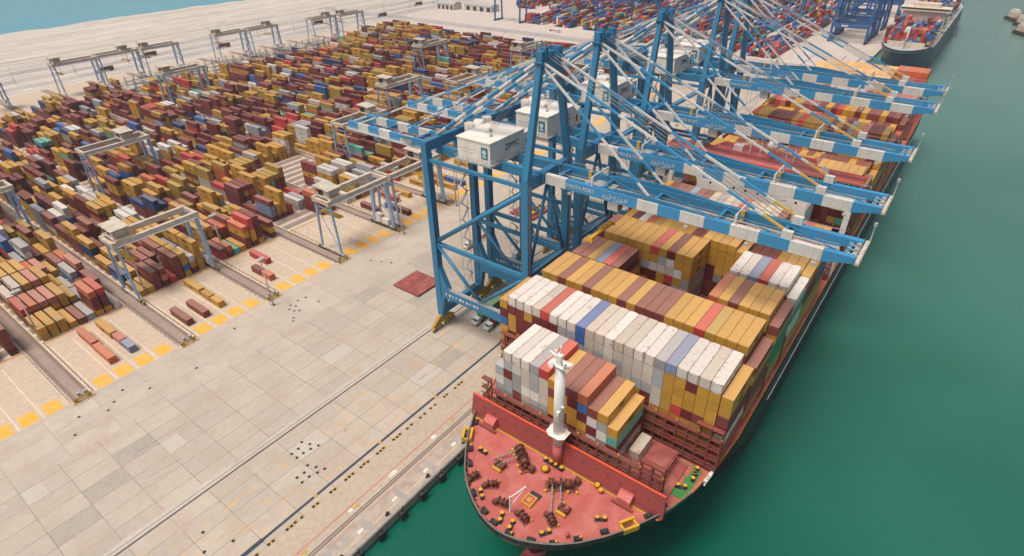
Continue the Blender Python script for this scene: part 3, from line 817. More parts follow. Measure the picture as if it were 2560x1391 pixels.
# bulwark round the bow with fairlead notches
mb = MB(); tab = [(x, h) for x, h in HALF if x <= 85]
def inset(pt, d): return pt
for s in (1, -1):
    P = [(x, CYS+s*h) for x, h in tab]; Q = [(x+0.32 if h < 12 else x+0.1, CYS+s*max(0, h-0.30)) for x, h in tab]
    for i in range(len(P)-1):
        zt = DZ + (1.25 if tab[i][0] < 77 else 0.9)
        a, b2, c, d = P[i], P[i+1], Q[i+1], Q[i]
        mb.quad([(*a,DZ-0.3),(*b2,DZ-0.3),(*b2,zt),(*a,zt)], 0); mb.quad([(*d,DZ-0.3),(*c,DZ-0.3),(*c,zt),(*d,zt)], 1); mb.quad([(*a,zt),(*b2,zt),(*c,zt),(*d,zt)], 2)
        L = math.dist(d, c); m_ = max(1, int(L/1.6))
        for k in range(m_):   # stays behind the bulwark
            t = (k+0.5)/m_; px, py = d[0]+(c[0]-d[0])*t, d[1]+(c[1]-d[1])*t
            mb.bar((px, py, DZ), (px+0.05, py-s*0.0, zt-0.1), 0.12, 0.12, [(1, 1)])
            mb.bar((px, py, zt-0.2), (px+0.5 if tab[i][1] < 12 else px+0.1, py-s*0.6, DZ), 0.14, 0.14, [(1, 1)])
mb.build('bulwark', ['hull_black', 'lash_red', 'rim_grey'], ship)
# rubbing strake and railing along the sides
mb = MB()
for s in (1, -1):
    mb.box(130, 392, CYS+s*HB-0.05 if s > 0 else CYS-HB-0.12, CYS+s*HB+0.12 if s > 0 else CYS-HB+0.05, 13.2, 13.75)
mb.build('rubbing_strake', 'ship_white', ship)
mb = MB()
for s in (1, -1):
    y = CYS+s*(HB-0.3)
    for z in (DZ+0.55, DZ+1.1): mb.bar((106, y, z), (405, y, z), 0.07)
    for x in range(106, 406, 3): mb.bar((x, y, DZ), (x, y, DZ+1.1), 0.09)
    for x0 in range(78, 106, 7):
        for z in (DZ+0.55, DZ+1.1):
            mb.bar((x0, CYS+s*(half(x0)-0.35), z), (x0+7, CYS+s*(half(x0+7)-0.35), z), 0.07)
        mb.bar((x0, CYS+s*(half(x0)-0.35), DZ), (x0, CYS+s*(half(x0)-0.35), DZ+1.1), 0.09)
mb.build('side_railing', 'gear_yellow', ship)
# hatch covers under every row
for xf in (79.4, 94.0, 108.8, 123.2, 137.2, 149.6, 161.9, 174.6, 207.0, 219.3, 232.5, 245.0, 258.6, 270.9, 284.2, 296.6, 313.0, 345.0, 357.4, 369.8, 382.2):
    mb = MB(); hw = min(half(xf)-2.6, 24.9)
    if xf < 80: mb.box(xf-0.2, xf+12.4, 26.6, 68.2, DZ, DECKZ-0.05)
    else: mb.box(xf-0.2, xf+12.3, CYS-hw, CYS+hw, DZ, DECKZ-0.05)
    for k in range(7):
        y = CYS-hw+2+k*(2*hw-4)/6
        mb.box(xf-0.1, xf+12.2, y-0.12, y+0.12, DECKZ-0.05, DECKZ+0.06)
    mb.build('hatch_cover', 'hatch_maroon', ship)
# breakwater: a tall plate across the foredeck with a bright rim, stiffeners behind, dotted with drain holes
mb = MB(); xb = 76.4
mb.slab([(xb-0.6, 22.3, DZ), (xb, 22.6, 26.0), (xb, 72.2, 26.0), (xb-0.6, 72.6, DZ)], (0.25, 0, 0), 0)
mb.box(xb-0.1, xb+0.45, 22.6, 72.2, 26.0, 26.28, 1)
for k in range(26):
    y = 23.4+k*1.9; mb.slab([(xb+0.25, y, DZ), (xb+1.7, y, DZ), (xb+0.3, y, 25.8)], (0, 0.14, 0), 0)
for k in range(15): mb.cbox((xb-0.30, 26+k*3.05, 23.6), (0.06, 0.42, 0.42), 2)
mb.box(xb-1.05, xb-0.65, 22.6, 72.0, DZ, DZ+0.4, 3); mb.box(xb-1.3, xb-1.05, 23, 71.6, DZ, DZ+0.2, 4)
mb.build('breakwater', ['bw_red', 'rim_red', 'gear_brown', 'lash_red', 'gear_yellow'], ship)
for y in (66.0, 30.4):
    mb = MB(); mb.slab([(74.1, y-1.5, DZ), (74.1, y-1.5, DZ+1.9), (75.4, y-1.5, DZ+2.7), (76.0, y-1.5, DZ+2.7), (76.0, y-1.5, DZ)], (0, 3.0, 0), 0)
    mb.box(73.6, 74.1, y-2.4, y+2.4, DZ, DZ+0.6, 1); mb.build('deck_house', ['deck_red', 'lash_red'], ship)
# foremast
mast = MB(); mx = 75.5
mast.cyl((mx, CYS, DZ), (mx, CYS, 26.2), 1.15, 16, 1.1, 1); mast.cyl((mx, CYS, 26.2), (mx, CYS, 48.6), 1.2, 16, 1.08, 0)
mast.cyl((mx, CYS, 28.2), (mx, CYS, 29.6), 1.0, 14, 1.6, 0)
mast_o = mast.build('foremast', ['ship_white', 'deck_red'], ship)
mb = MB(); mb.prism([(mx-2.0, CYS-1.2), (mx-1.2, CYS-2.3), (mx+1.3, CYS-2.3), (mx+1.9, CYS), (mx+1.3, CYS+2.3), (mx-1.2, CYS+2.3), (mx-2.0, CYS+1.2)], 29.6, 29.8)
for a in range(12):
    t = a/12*2*math.pi; t2 = (a+1)/12*2*math.pi
    p, q = (mx+1.8*math.cos(t), CYS+2.0*math.sin(t)), (mx+1.8*math.cos(t2), CYS+2.0*math.sin(t2))
    mb.bar((*p, 29.8), (*p, 30.8), 0.05); mb.bar((*p, 30.8), (*q, 30.8), 0.05)
mb.build('mast_platform', 'ship_white', mast_o)
mb = MB(); mb.cbox((mx, CYS, 48.7), (2.6, 4.4, 0.25)); mb.cbox((mx-0.3, CYS, 50.0), (1.0, 1.2, 2.4)); mb.cyl((mx, CYS, 51.2), (mx, CYS, 53.4), 0.12, 6)
mb.bar((mx-0.9, CYS-2.6, 49.9), (mx+0.5, CYS+2.8, 50.3), 0.35, 0.3); mb.bar((mx-1.2, CYS-1.6, 48.9), (mx-1.2, CYS-1.6, 50.4), 0.5); mb.bar((mx+0.9, CYS+1.6, 48.9), (mx+0.9, CYS+1.6, 50.8), 0.4)
mb.cyl((mx-1.4, CYS+0.9, 49.3), (mx-2.2, CYS+0.9, 49.5), 0.45, 8, 0.6)
for s in (-1, 1): mb.bar((mx-1.3, CYS+s*2.1, 49.8), (mx+1.3, CYS+s*2.1, 49.8), 0.08)
mb.build('masthead', 'ship_white', mast_o)
mb = MB(); mb.cbox((mx-1.15, CYS-0.6, 36.5), (0.8, 0.6, 0.9)); mb.bar((mx-0.6, CYS-1.6, 38.2), (mx-0.6, CYS-0.5, 38.0), 0.35)
mb.build('mast_lamp', 'ship_white', mast_o)
# lashing bridges: open red lattice towers across the deck
def lashing(x, y0, y1, z0, tiers, ext=()):
    mb = MB(); k = 0; y = y0
    ztop = z0+tiers*2.75
    while y <= y1+0.01:
        zt = ztop + (2.75 if any(a <= y <= b2 for a, b2 in ext) else 0)
        for xx in (x-0.55, x+0.55): mb.bar((xx, y, z0), (xx, y, zt), 0.26)
        if k % 3 == 0: mb.bar((x-0.5, y, z0), (x+0.5, y, z0+2.6), 0.14)
        y += 2.46; k += 1
    for t in range(tiers+1):
        z = z0+t*2.75
        mb.box(x-0.6, x+0.6, y0-0.1, y1+0.1, z-0.25, z, 0)
        if t: 
            for xx in (x-0.6, x+0.6):
                mb.bar((xx, y0, z-1.55), (xx, y1, z-1.55), 0.14)
        for xx in (x-0.62, x+0.62): mb.bar((xx, y0, z+0.95), (xx, y1, z+0.95), 0.08)
    for a, b2 in ext:
        mb.box(x-0.6, x+0.6, a, b2, ztop+2.5, ztop+2.75, 0)
    y = y0; k = 0
    while y < y1-2:
        if k % 4 == 0: mb.bar((x-0.6, y, z0+2.75*(k % tiers)), (x-0.6, y+2.46, z0+2.75*(k % tiers+1)), 0.12)
        y += 2.46; k += 1
    for i in range(int((y1-y0)/4.9)+1): mb.cbox((x-0.6, y0+i*4.9, ztop+1.1), (0.3, 0.3, 0.5), 1)
    return mb.build('lashing_bridge', ['lash_red', 'gear_yellow'], ship)
lashing(78.45, 24.3, 70.6, DZ, 3, ((68, 70.6), (24.3, 29.4)))
lashing(93.0, 18.3, 76.5, DZ+1.6, 3, ((18.3, 24.0), (68, 76.5)))
for x in (122.0, 136.3, 187.6, 206.3, 231.9, 257.7, 283.4, 311.0, 344.2, 395.5): lashing(x, 18.2, 76.4, DZ+1.6, 3)
# deck gear on the foredeck
def on_ship(name, mb, mats): return mb.build(name, mats, ship)
def windlass(ax, ay, bx, by):
    """anchor winch at (ax, ay) with its chain led to the stopper at (bx, by)"""
    mb = MB(); d = Vector((bx-ax, by-ay, 0)).normalized(); p = Vector((-d.y, d.x, 0)); c = Vector((ax, ay, DZ))
    def P(u, v, z): q = c+d*u+p*v; return (q.x, q.y, DZ+z)
    for v, r_, wd in ((-2.6, 1.15, 1.1), (-0.6, 1.3, 0.5), (1.0, 1.15, 1.5)):
        mb.cyl(P(0, v-wd/2, 1.4), P(0, v+wd/2, 1.4), r_*0.75, 12, None, 0)
        for e in (-wd/2, wd/2): mb.cyl(P(0, v+e-0.07, 1.4), P(0, v+e+0.07, 1.4), r_, 14, None, 0)
    mb.cyl(P(0, -3.4, 1.4), P(0, 2.4, 1.4), 0.25, 8, None, 0)
    for v in (-3.3, -1.6, 0.1, 2.1): mb.bar(P(-0.9, v, 0.1), P(0, v, 1.5), 0.35, 0.3, [(1, 0)]); mb.bar(P(0.9, v, 0.1), P(0, v, 1.5), 0.35, 0.3, [(1, 0)])
    mb.bar(P(0, -4.0, 0.15), P(0, 3.0, 0.15), 2.6, 0.25, [(1, 2)])
    mb.cbox(P(-1.1, 2.9, 0.9), (1.2, 1.2, 1.5), 0)
    for v in (-3.8, -2.2, 0.9, 2.8): mb.cbox(P(1.5, v, 0.35), (0.5, 0.5, 0.7), 1)
    w1 = on_ship('windlass', mb, ['gear_brown', 'gear_yellow', 'lash_red'])
    mb = MB()
    for v in (-0.6, -2.4):
        mb = MB(); L = math.dist((ax, ay), (bx, by)); k = 0
        while k*0.45 < L-0.5:
            u = 0.9+k*0.45; mb.bar(P(u, v, 1.9-1.4*min(1, u/L)), P(u+0.4, v, 1.9-1.4*min(1, (u+0.4)/L)), 0.36 if k % 2 else 0.16, 0.16 if k % 2 else 0.36); k += 1
        mb.build('anchor_chain', 'rope', w1)
    mb = MB(); mb.cyl((bx, by, DZ), (bx, by, DZ+0.9), 0.8, 10, 0.65, 0); mb.cbox((bx+0.5, by+0.9, DZ+0.6), (1.6, 0.5, 1.2), 0); mb.cbox((bx+0.5, by-0.9, DZ+0.6), (1.6, 0.5, 1.2), 0)
    mb.cbox((bx-0.9, by, DZ+0.5), (0.5, 2.2, 0.6), 1); mb.cbox((bx+1.3, by+0.6, DZ+0.9), (0.4, 0.4, 0.9), 1)
    mb.build('chain_stopper', ['gear_brown', 'gear_yellow'], w1)
windlass(71.0, 53.4, 66.6, 56.8)
windlass(70.8, 42.6, 65.6, 39.4)
def winch(x, y, a):
    mb = MB(); d = Vector((math.cos(a), math.sin(a), 0)); q = Vector((-d.y, d.x, 0)); c = Vector((x, y, DZ))
    P = lambda u, v, z: tuple(c+d*u+q*v+Vector((0, 0, z)))
    mb.cyl(P(0, -0.9, 0.9), P(0, 0.9, 0.9), 0.55, 12, None, 0)
    for v in (-0.9, -0.1, 0.9): mb.cyl(P(0, v-0.06, 0.9), P(0, v+0.06, 0.9), 0.9, 12, None, 0)
    for v in (-1.1, 1.1): mb.bar(P(-0.6, v, 0), P(0, v, 1.0), 0.3, 0.3, [(1, 0)]); mb.bar(P(0.6, v, 0), P(0, v, 1.0), 0.3, 0.3, [(1, 0)])
    mb.cbox(P(-0.5, 1.6, 0.55), (0.9, 0.9, 1.1), 0); mb.cbox(P(0.9, -1.4, 0.3), (0.35, 0.35, 0.6), 1)
    mb.bar(P(0, -1.5, 0.08), P(0, 2.0, 0.08), 1.9, 0.16, [(1, 2)])
    on_ship('mooring_winch', mb, ['gear_brown', 'gear_yellow', 'lash_red'])
for x, y, a in ((62.1,55.1,0.6), (59.8,50.4,0.2), (59.6,44.9,-0.3), (62.4,40.0,-0.6), (61.3,59.6,1.2)): winch(x, y, a)
def bitts(x, y, a, nm='bollard'):
    mb = MB(); d = Vector((math.cos(a), math.sin(a), 0)); c = Vector((x, y, DZ))
    mb.bar(tuple(c-d*1.25+Vector((0,0,.12))), tuple(c+d*1.25+Vector((0,0,.12))), 0.8, 0.24, [(1, 0)])
    for s in (-0.75, 0.75):
        p = c+d*s; mb.cyl(tuple(p), tuple(p+Vector((0,0,1.0))), 0.34, 10, None, 0); mb.cyl(tuple(p+Vector((0,0,1.0))), tuple(p+Vector((0,0,1.14))), 0.42, 10, None, 1)
    on_ship(nm, mb, ['dark_gear', 'gear_yellow'])
for x, y, a in ((67.9,62.5,1.55), (58.8,55.4,0.9), (56.9,48.6,0.4), (56.7,45.9,0.2), (59.4,39.5,-0.6), (68.6,32.3,-1.0), (74.3,48.9,1.57), (74.2,46.2,1.57), (85.4,22.6,-1.2), (90.9,21.6,0.1), (89.3,21.4,0.1)): bitts(x, y, a)
mb = MB(); mb.prism([(62.2,45.2),(62.2,47.6),(64.9,47.6),(64.9,45.2)], DZ, DZ+0.7, 1); mb.box(62.5, 64.6, 45.5, 47.3, DZ+0.7, DZ+0.8, 2); mb.box(63.0, 64.0, 45.9, 46.8, DZ+0.8, DZ+0.9, 1); mb.box(65.0, 66.2, 44.9, 47.5, DZ, DZ+0.15, 0)
on_ship('store_hatch', mb, ['dark_gear', 'gear_yellow', 'deck_red'])
mb = MB(); mb.bar((59.2,48.0,DZ), (59.2,48.0,DZ+5.0), 0.28); mb.bar((59.2,48.0,DZ+4.6), (63.6,47.2,DZ+4.2), 0.2); mb.bar((59.2,48.0,DZ+2.0), (63.6,47.2,DZ+4.1), 0.16)
on_ship('bow_davit', mb, 'ship_white')
for x, y in ((74.9,36.8),(74.2,35.6),(72.0,48.2)):
    mb = MB(); mb.cyl((x,y,DZ), (x,y,DZ+0.8), 0.25, 8); mb.cyl((x,y,DZ+0.8), (x,y,DZ+1.3), 0.6 if x > 73 else 1.0, 12, 0.45); on_ship('vent_mushroom', mb, 'gear_yellow')
mb = MB(); mb.cyl((61.3,35.6,DZ), (61.3,35.6,DZ+1.0), 0.3, 8, None); mb.sphere((61.3,35.6,DZ+1.2), 0.5, 8); on_ship('vent_mushroom', mb, 'deck_red')
for (x, y, a) in ((69.4, 68.3, 0.55), (70.4, 27.0, -0.55)):
    mb = MB(); d = Vector((math.cos(a), math.sin(a), 0)); q = Vector((-d.y, d.x, 0)); c = Vector((x, y, DZ))
    for u in (-1.5, 1.5): mb.bar(tuple(c+d*u-q*0.9+Vector((0,0,.5))), tuple(c+d*u+q*0.9+Vector((0,0,.5))), 0.5, 1.0, [(1, 0)])
    for v in (-0.9, 0.9): mb.bar(tuple(c-d*1.7+q*v+Vector((0,0,.7))), tuple(c+d*1.7+q*v+Vector((0,0,.7))), 0.5, 1.4, [(1, 0)])
    mb.cbox((x, y, DZ+0.3), (1.2, 1.2, 0.6), 1); on_ship('roller_fairlead', mb, ['gear_yellow', 'gear_brown'])
tabF = [(57.2,57.6,.9),(55.3,53,1.3),(54.4,49.8,1.5),(54.3,44.5,-1.5),(55.6,40.2,-1.2),(58.2,36.3,-.9),(61.8,33,-.8),(66.2,29.6,-.7),(74.6,24.3,-.5),(73.5,70.2,.5),(63.2,63.3,.8),(66.6,66,.7),(78.5,22.9,-.4),(60.2,60.6,.8)]
for x, y, a in tabF:
    mb = MB(); d = Vector((math.cos(a), math.sin(a), 0)); q = Vector((-d.y, d.x, 0)); c = Vector((x, y, DZ)) + Vector((CYS*0, 0, 0))
    inw = Vector((1 if x < 58 else 0.4, (CYS-y)/max(1, abs(CYS-y))*0.8, 0)); c = c+inw*0.9
    mb.bar(tuple(c-d*0.8+Vector((0,0,.35))), tuple(c+d*0.8+Vector((0,0,.35))), 0.9, 0.7, [(1, 0)])
    for s in (-0.55, 0.55): mb.cyl(tuple(c+d*s+Vector((0,0,.7))), tuple(c+d*s+Vector((0,0,1.0))), 0.24, 8, None, 1 if s > 0 and int(x*10) % 3 == 0 else 0)
    on_ship('fairlead', mb, ['dark_gear', 'gear_yellow'])
# green walkway and small plates by the starboard rail, white life raft
mb = MB(); mb.box(82.6, 92.2, 20.6, 25.6, DZ+0.004, DZ+0.03, 0); mb.box(84.9, 88.4, 22.9, 25.9, DZ+0.004, DZ+0.045, 1); mb.box(88.9, 91.9, 22.6, 25.9, DZ+0.004, DZ+0.045, 1)
mb.build('deck_walkway', ['deck_green', 'deck_red'], ship)
mb = MB(); mb.cyl((88.8,18.9,DZ+1.2), (90.2,18.7,DZ+1.3), 0.42, 10); mb.cyl((90.5,18.7,DZ+1.3), (91.9,18.6,DZ+1.4), 0.42, 10); mb.bar((88.8,18.9,DZ), (91.9,18.6,DZ+0.9), 0.3); mb.bar((89.3,18.8,DZ+1.0), (89.3,18.8,DZ+2.2), 0.3)
mb.build('life_raft', 'ship_white', ship)
mb = MB()
for y in (24.6, 27.0, 29.3): mb.box(80.2, 91.4, y-0.9, y+0.9, DZ, DZ+0.5, 0); mb.bar((80.2, y+1.0, DZ+1.0), (91.4, y+1.0, DZ+1.0), 0.12, 0.12, [(1, 1)])
for x in (80.6, 84.2, 87.6, 91.0):
    for y in (26.0, 28.2): mb.bar((x, y, DZ), (x, y, DZ+1.1), 0.2, 0.2, [(1, 0)])
mb.build('hatch_coaming', ['hatch_maroon', 'lash_red'], ship)
# bridge: white house, wide wings, red decks
br = MB(); ZR = 53.2; XB = 188.6
br.box(XB+1.4, 202, 30, 66, DZ, 46.0, 0); br.box(XB+0.4, 201, 35, 60, 46.0, 50.2, 0)
wing = [(XB+0.8, 16.9), (XB+0.8, 34), (XB-1.8, 40), (XB-1.8, 54.5), (XB+0.8, 60.5), (XB+0.8, 77.8), (XB+6.8, 77.8), (XB+6.8, 64), (XB+13, 62), (XB+13, 33), (XB+6.8, 31), (XB+6.8, 16.9)]
def grow(p, d):
    cx, cy = XB+5, CYS; return [(x+(d if x > cx else -d), y+(d if y > cy else -d)) for x, y in p]
br.prism(grow(wing, -0.3), 49.6, 50.9, 0); br.prism(grow(wing, -0.25), 52.1, 52.7, 0)
bridge = br.build('bridge', ['ship_white'], ship)
mb = MB(); mb.prism(grow(wing, -0.6), 50.9, 52.1, 0); mb.build('bridge_window', 'glass_dark', bridge)
mb = MB()
pts = grow(wing, -0.22); 
for a, b2 in zip(pts, pts[1:]+pts[:1]):
    L = math.dist(a, b2); k = max(1, int(L/1.7))
    for i in range(k):
        t = i/k; x, y = a[0]+(b2[0]-a[0])*t, a[1]+(b2[1]-a[1])*t
        mb.bar((x, y, 50.9), (x, y, 52.1), 0.22)
mb.build('window_mullion', 'ship_white', bridge)
mb = MB(); mb.prism(wing, 52.7, ZR, 0)
for a, b2 in zip(wing, wing[1:]+wing[:1]): mb.bar((*a, ZR-0.25), (*b2, ZR-0.25), 0.5, 0.8, [(1, 1)])
roof = mb.build('bridge_roof', ['deck_red', 'rim_red'], bridge)
mb = MB()
for y in (17.6, 77.0):
    s = 1 if y > CYS else -1
    mb.slab([(XB+2, y, DZ), (XB+2, y-s*1.6, DZ), (XB+2, y-s*1.6, 42), (XB+2, y-s*3, 45.5), (XB+2, y-s*6, 48), (XB+2, y-s*10, 49.6), (XB+2, y, 49.6)], (1.2, 0, 0))
for y in (30.0, 66.0):
    s = -1 if y > CYS else 1
    mb.slab([(XB+2, y, 40), (XB+2, y-s*1.5, 45.5), (XB+2, y-s*4, 48), (XB+2, y-s*8, 49.6), (XB+2, y, 49.6)], (1.2, 0, 0))
mb.build('wing_bracket', 'ship_white', bridge)
mb = MB(); mb.cyl((XB+6, 45, ZR), (XB+6, 45, ZR+2.6), 0.35, 8); mb.sphere((XB+6, 45, ZR+4.2), 1.8, 14); mb.build('radome', 'ship_white', bridge)
mb = MB()
for x, y, h in ((XB+8, 49, 8), (XB+7, 52, 5), (XB+9, 41, 9), (XB+6, 38, 4), (XB+10, 47, 10)):
    mb.bar((x, y, ZR), (x, y, ZR+h), 0.35); mb.bar((x-0.1, y-1.6, ZR+h*0.7), (x-0.1, y+1.6, ZR+h*0.7), 0.18)
mb.build('antenna_mast', 'ship_white', bridge)
mb = MB(); 
for y0, y1 in ((17.5, 33), (62, 77)):
    mb.bar((XB+6.6, y0, ZR+1.0), (XB+6.6, y1, ZR+1.0), 0.09)
    k = y0
    while k < y1: mb.bar((XB+6.6, k, ZR), (XB+6.6, k, ZR+1), 0.08); k += 1.6
mb.build('roof_railing', 'ship_white', bridge)
for c_, sz_ in (((XB+3.4, 68, ZR+0.6), (1.6, 2.4, 1.2)), ((XB+3, 28, ZR+0.8), (1.2, 2.2, 1.6)), ((XB+8, 56, ZR+0.9), (2.6, 3.0, 1.8))): MB().cbox(c_, sz_).build('roof_box', 'ship_white', bridge)
mb = MB()
for z in (26, 30, 34, 38, 42):
    for y in range(33, 65, 4): mb.box(XB+1.34, XB+1.42, y, y+0.7, z, z+0.7)
mb.build('cabin_window', 'glass_dark', bridge)
# funnel casing aft
mb = MB(); mb.box(327.0, 340.5, 34, 61, DZ, 41.0, 0); mb.box(328.5, 339, 40, 56, 41, 47, 0); mb.box(329, 338.6, 41, 55, 47, 48.5, 1); mb.box(326.8, 340.8, 33.8, 61.2, 41, 41.5, 2)
for y in (44, 47, 50, 53): mb.cyl((334, y, 48.5), (334, y, 50.5), 0.8, 10, None, 3)
mb.build('funnel', ['ship_white', 'deck_red', 'deck_red', 'dark_gear'], ship)
mb = MB()
for y in (64, 70): mb.bar((334, y, DZ), (334, y, 44), 0.9); mb.bar((334, y, 44), (334, y-18, 46), 0.7)
mb.build('provision_crane', 'ship_white', ship)

# ------------------------------------------------------------------ quay cranes
ZG = 61.3
def make_crane():
    r = root('quay_crane', (0, 0, 0), '', 'quay crane', 'blue quay cranes serving the big ship')
    L, Wt, hx = 18.4, -17.7, 10.0
    B = lambda n_, mb, mats=('crane_blue',): mb.build(n_, list(mats), r)
    for sx in (-1, 1):
        mb = MB(); mb.bar((sx*hx, Wt, 5.2), (sx*hx, Wt, 63), 2.3, 2.0, None, 2.3, 1.9); mb.slab([(sx*hx-0.9, Wt+1.0, 16.6), (sx*hx-0.9, Wt+4.5, 16.6), (sx*hx-0.9, Wt+1.0, 24)], (1.8, 0, 0)); B('leg', mb)
        mb = MB(); mb.bar((sx*hx, L, 5.2), (sx*hx, L, 66.8), 2.3, 2.2, None, 2.0, 2.2); mb.slab([(sx*hx-0.9, L-1.0, 16.6), (sx*hx-0.9, L-4.8, 16.6), (sx*hx-0.9, L-1.0, 25)], (1.8, 0, 0))
        mb.slab([(sx*hx-1.0, L-1.0, 13.4), (sx*hx-1.0, L-2.6, 13.4), (sx*hx-1.0, L-1.0, 5.4)], (2.0, 0, 0)); B('leg', mb)
        mb = MB(); mb.bar((sx*hx, Wt, 15.0), (sx*hx, L, 15.0), 1.7, 3.4); B('portal_beam', mb)
        mb = MB(); mb.bar((sx*hx, Wt+0.9, 33.2), (sx*hx, L-0.9, 33.2), 1.1, 1.1); B('brace', mb)
        mb = MB(); mb.cyl((sx*hx, L-0.8, 34.0), (sx*hx, Wt+0.8, 59.5), 0.78, 10); B('brace', mb)
        mb = MB(); mb.cyl((sx*hx, L-0.8, 32.6), (sx*hx, 0.5, 16.8), 0.55, 8); mb.cyl((sx*hx, Wt+0.8, 32.6), (sx*hx, 0.5, 16.8), 0.55, 8); B('brace', mb)
        mb = MB(); mb.bar((sx*hx, Wt+0.9, 61.2), (sx*hx, L-0.9, 61.2), 0.95, 0.95); B('brace', mb)
    for y in (Wt, L):
        mb = MB(); mb.bar((-hx+1.1, y, 6.4), (hx-1.1, y, 6.4), 1.7, 2.4); B('sill_beam', mb)
        for sx in (-1, 1):
            mb = MB(); mb.slab([(sx*hx-5.2, y-0.6, 2.6), (sx*hx+5.2, y-0.6, 2.6), (sx*hx+1.4, y-0.6, 5.3), (sx*hx-1.4, y-0.6, 5.3)], (0, 1.2, 0), 1)
            for k in (-1, 1): mb.slab([(sx*hx+k*3.2-2.6, y-0.55, 1.0), (sx*hx+k*3.2+2.6, y-0.55, 1.0), (sx*hx+k*3.2+1.0, y-0.55, 2.7), (sx*hx+k*3.2-1.0, y-0.55, 2.7)], (0, 1.1, 0), 1)
            bg_ = mb.build('bogie', ['crane_blue', 'bogie_yellow'], r)
            mb = MB()
            for k in range(8): mb.cyl((sx*hx-5.1+k*1.46, y-0.25, 0.66), (sx*hx-5.1+k*1.46, y+0.25, 0.66), 0.42, 10)
            mb.build('wheel', 'dark_gear', bg_)
    mb = MB(); mb.bar((-hx+1.0, Wt, 62.0), (hx-1.0, Wt, 62.0), 1.9, 3.2); B('top_beam', mb)
    mb = MB(); mb.bar((-hx-1.0, L, 65.4), (hx+1.0, L, 65.4), 1.9, 3.0); B('top_beam', mb)
    mb = MB(); mb.cyl((-hx+1, Wt, 34), (0, Wt, 59.8), 0.5, 8); mb.cyl((hx-1, Wt, 34), (0, Wt, 59.8), 0.5, 8); B('brace', mb)
    mb = MB(); mb.bar((-hx+1, Wt, 33.2), (hx-1, Wt, 33.2), 1.0, 1.0); B('brace', mb)
    # A-frame
    for sx in (-1, 1):
        mb = MB(); mb.bar((sx*hx, Wt, 63), (sx*4.0, Wt-0.2, 92), 1.9, 1.7, None, 1.4, 1.4); B('apex_leg', mb)
    mb = MB(); mb.slab([(-5.4, Wt-1.2, 92.2), (5.4, Wt-1.2, 92.2), (3.0, Wt-1.2, 89.6), (-3.0, Wt-1.2, 89.6)], (0, 2.2, 0))
    mb.cbox((-3.8, Wt, 93.4), (1.6, 1.8, 2.4)); mb.cbox((3.8, Wt, 93.4), (1.6, 1.8, 2.4)); B('apex_beam', mb)
    mb = MB()
    for x in (-3.4, -1.2, 1.4, 3.4):
        for y in (Wt-1.2, Wt+1.4): mb.bar((x, y, 92.2), (x, y, 96.4 if x < 0 else 94.6), 0.22)
    for y in (Wt-1.2, Wt+1.4): mb.bar((-3.4, y, 96.4), (-1.2, y, 96.4), 0.2); mb.bar((-5.2, y, 93.4), (5.2, y, 93.4), 0.12)
    mb.cbox((0.3, Wt, 93.2), (2.0, 1.6, 1.6)); mb.cbox((-2.3, Wt, 94.2), (1.4, 1.6, 2.0)); B('apex_platform', mb, ('dark_gear',) if False else ('crane_blue',))
    # girders: hinge to tip (boom) and landward (back girder), banded blue and white on the outside
    yT, yH, yB = -95.0, -20.2, 60.0
    def band(ys, cols): return ys, cols
    for sx in (-1, 1):
        gx = sx*4.0; mb = MB()
        # boom outer bands from the tip inwards
        cuts = [yT, yT+6, yT+12.5, yT+19, yT+25.2, yT+31.2, yT+37, yT+42.6, yT+48, -26.5, yH]
        mi = [0, 1, 0, 1, 0, 1, 0, 1, 0, 1]
        if sx > 0: mi = [0, 0] + [2]*8
        for a, b2, c in zip(cuts, cuts[1:], mi):
            h0 = 2.7
            if a == yT: mb.slab([(gx-0.7, a, ZG+1.4), (gx-0.7, b2, ZG), (gx-0.7, b2, ZG+h0), (gx-0.7, a, ZG+h0)], (1.4, 0, 0), c)
            else: mb.box(gx-0.7, gx+0.7, a, b2, ZG, ZG+h0, c)
        hz = ZG+2.7
        mb.slab([(gx-0.3, -66, hz), (gx-0.3, -50.5, hz+1.2), (gx-0.3, -48.5, hz+1.2), (gx-0.3, -34, hz)], (0.6, 0, 0), 2)
        bo = mb.build('boom_girder', ['boom_blue', 'boom_white', 'crane_blue'], r)
        if sx < 0:
            mtx = Matrix.Translation((gx-0.74, -30.5, ZG+1.35)) @ Matrix(((0,0,-1,0),(-1,0,0,0),(0,1,0,0),(0,0,0,1)))
            text('lettering', 'KHALIFA PORT', 1.5, 'boom_white', bo, mtx, 9.0)
            mtx = Matrix.Translation((gx-0.74, -41.0, ZG+1.35)) @ Matrix(((0,0,-1,0),(-1,0,0,0),(0,1,0,0),(0,0,0,1)))
            text('lettering', '\u0645\u064a\u0646\u0627\u0621 \u062e\u0644\u064a\u0641\u0629', 1.8, 'boom_white', bo, mtx, 7.0)
        mb = MB()
        for y in range(int(yT)+4, -24, 8): mb.cyl((gx, y, hz), (gx, y, hz+1.1), 0.06, 5)
        mb.box(gx-sx*1.9-0.45, gx-sx*1.9+0.45, yT+4, yH, ZG+0.5, ZG+0.62); mb.bar((gx-sx*2.3, yT+4, ZG+1.6), (gx-sx*2.3, yH, ZG+1.6), 0.08); mb.bar((gx+sx*0.2, yT+4, hz+1.1), (gx+sx*0.2, -24, hz+1.1), 0.09)
        mb.build('walkway', 'walk_grey', bo)
        mb = MB(); cuts = [yH+0.4, -4, 14, 20, 25, 30, 35, 40, 45, 50, 55, yB]; mi = [2, 2, 2, 1, 0, 1, 0, 1, 0, 1, 0]
        for a, b2, c in zip(cuts, cuts[1:], mi): mb.box(gx-0.7, gx+0.7, a, b2, ZG, ZG+2.6, c)
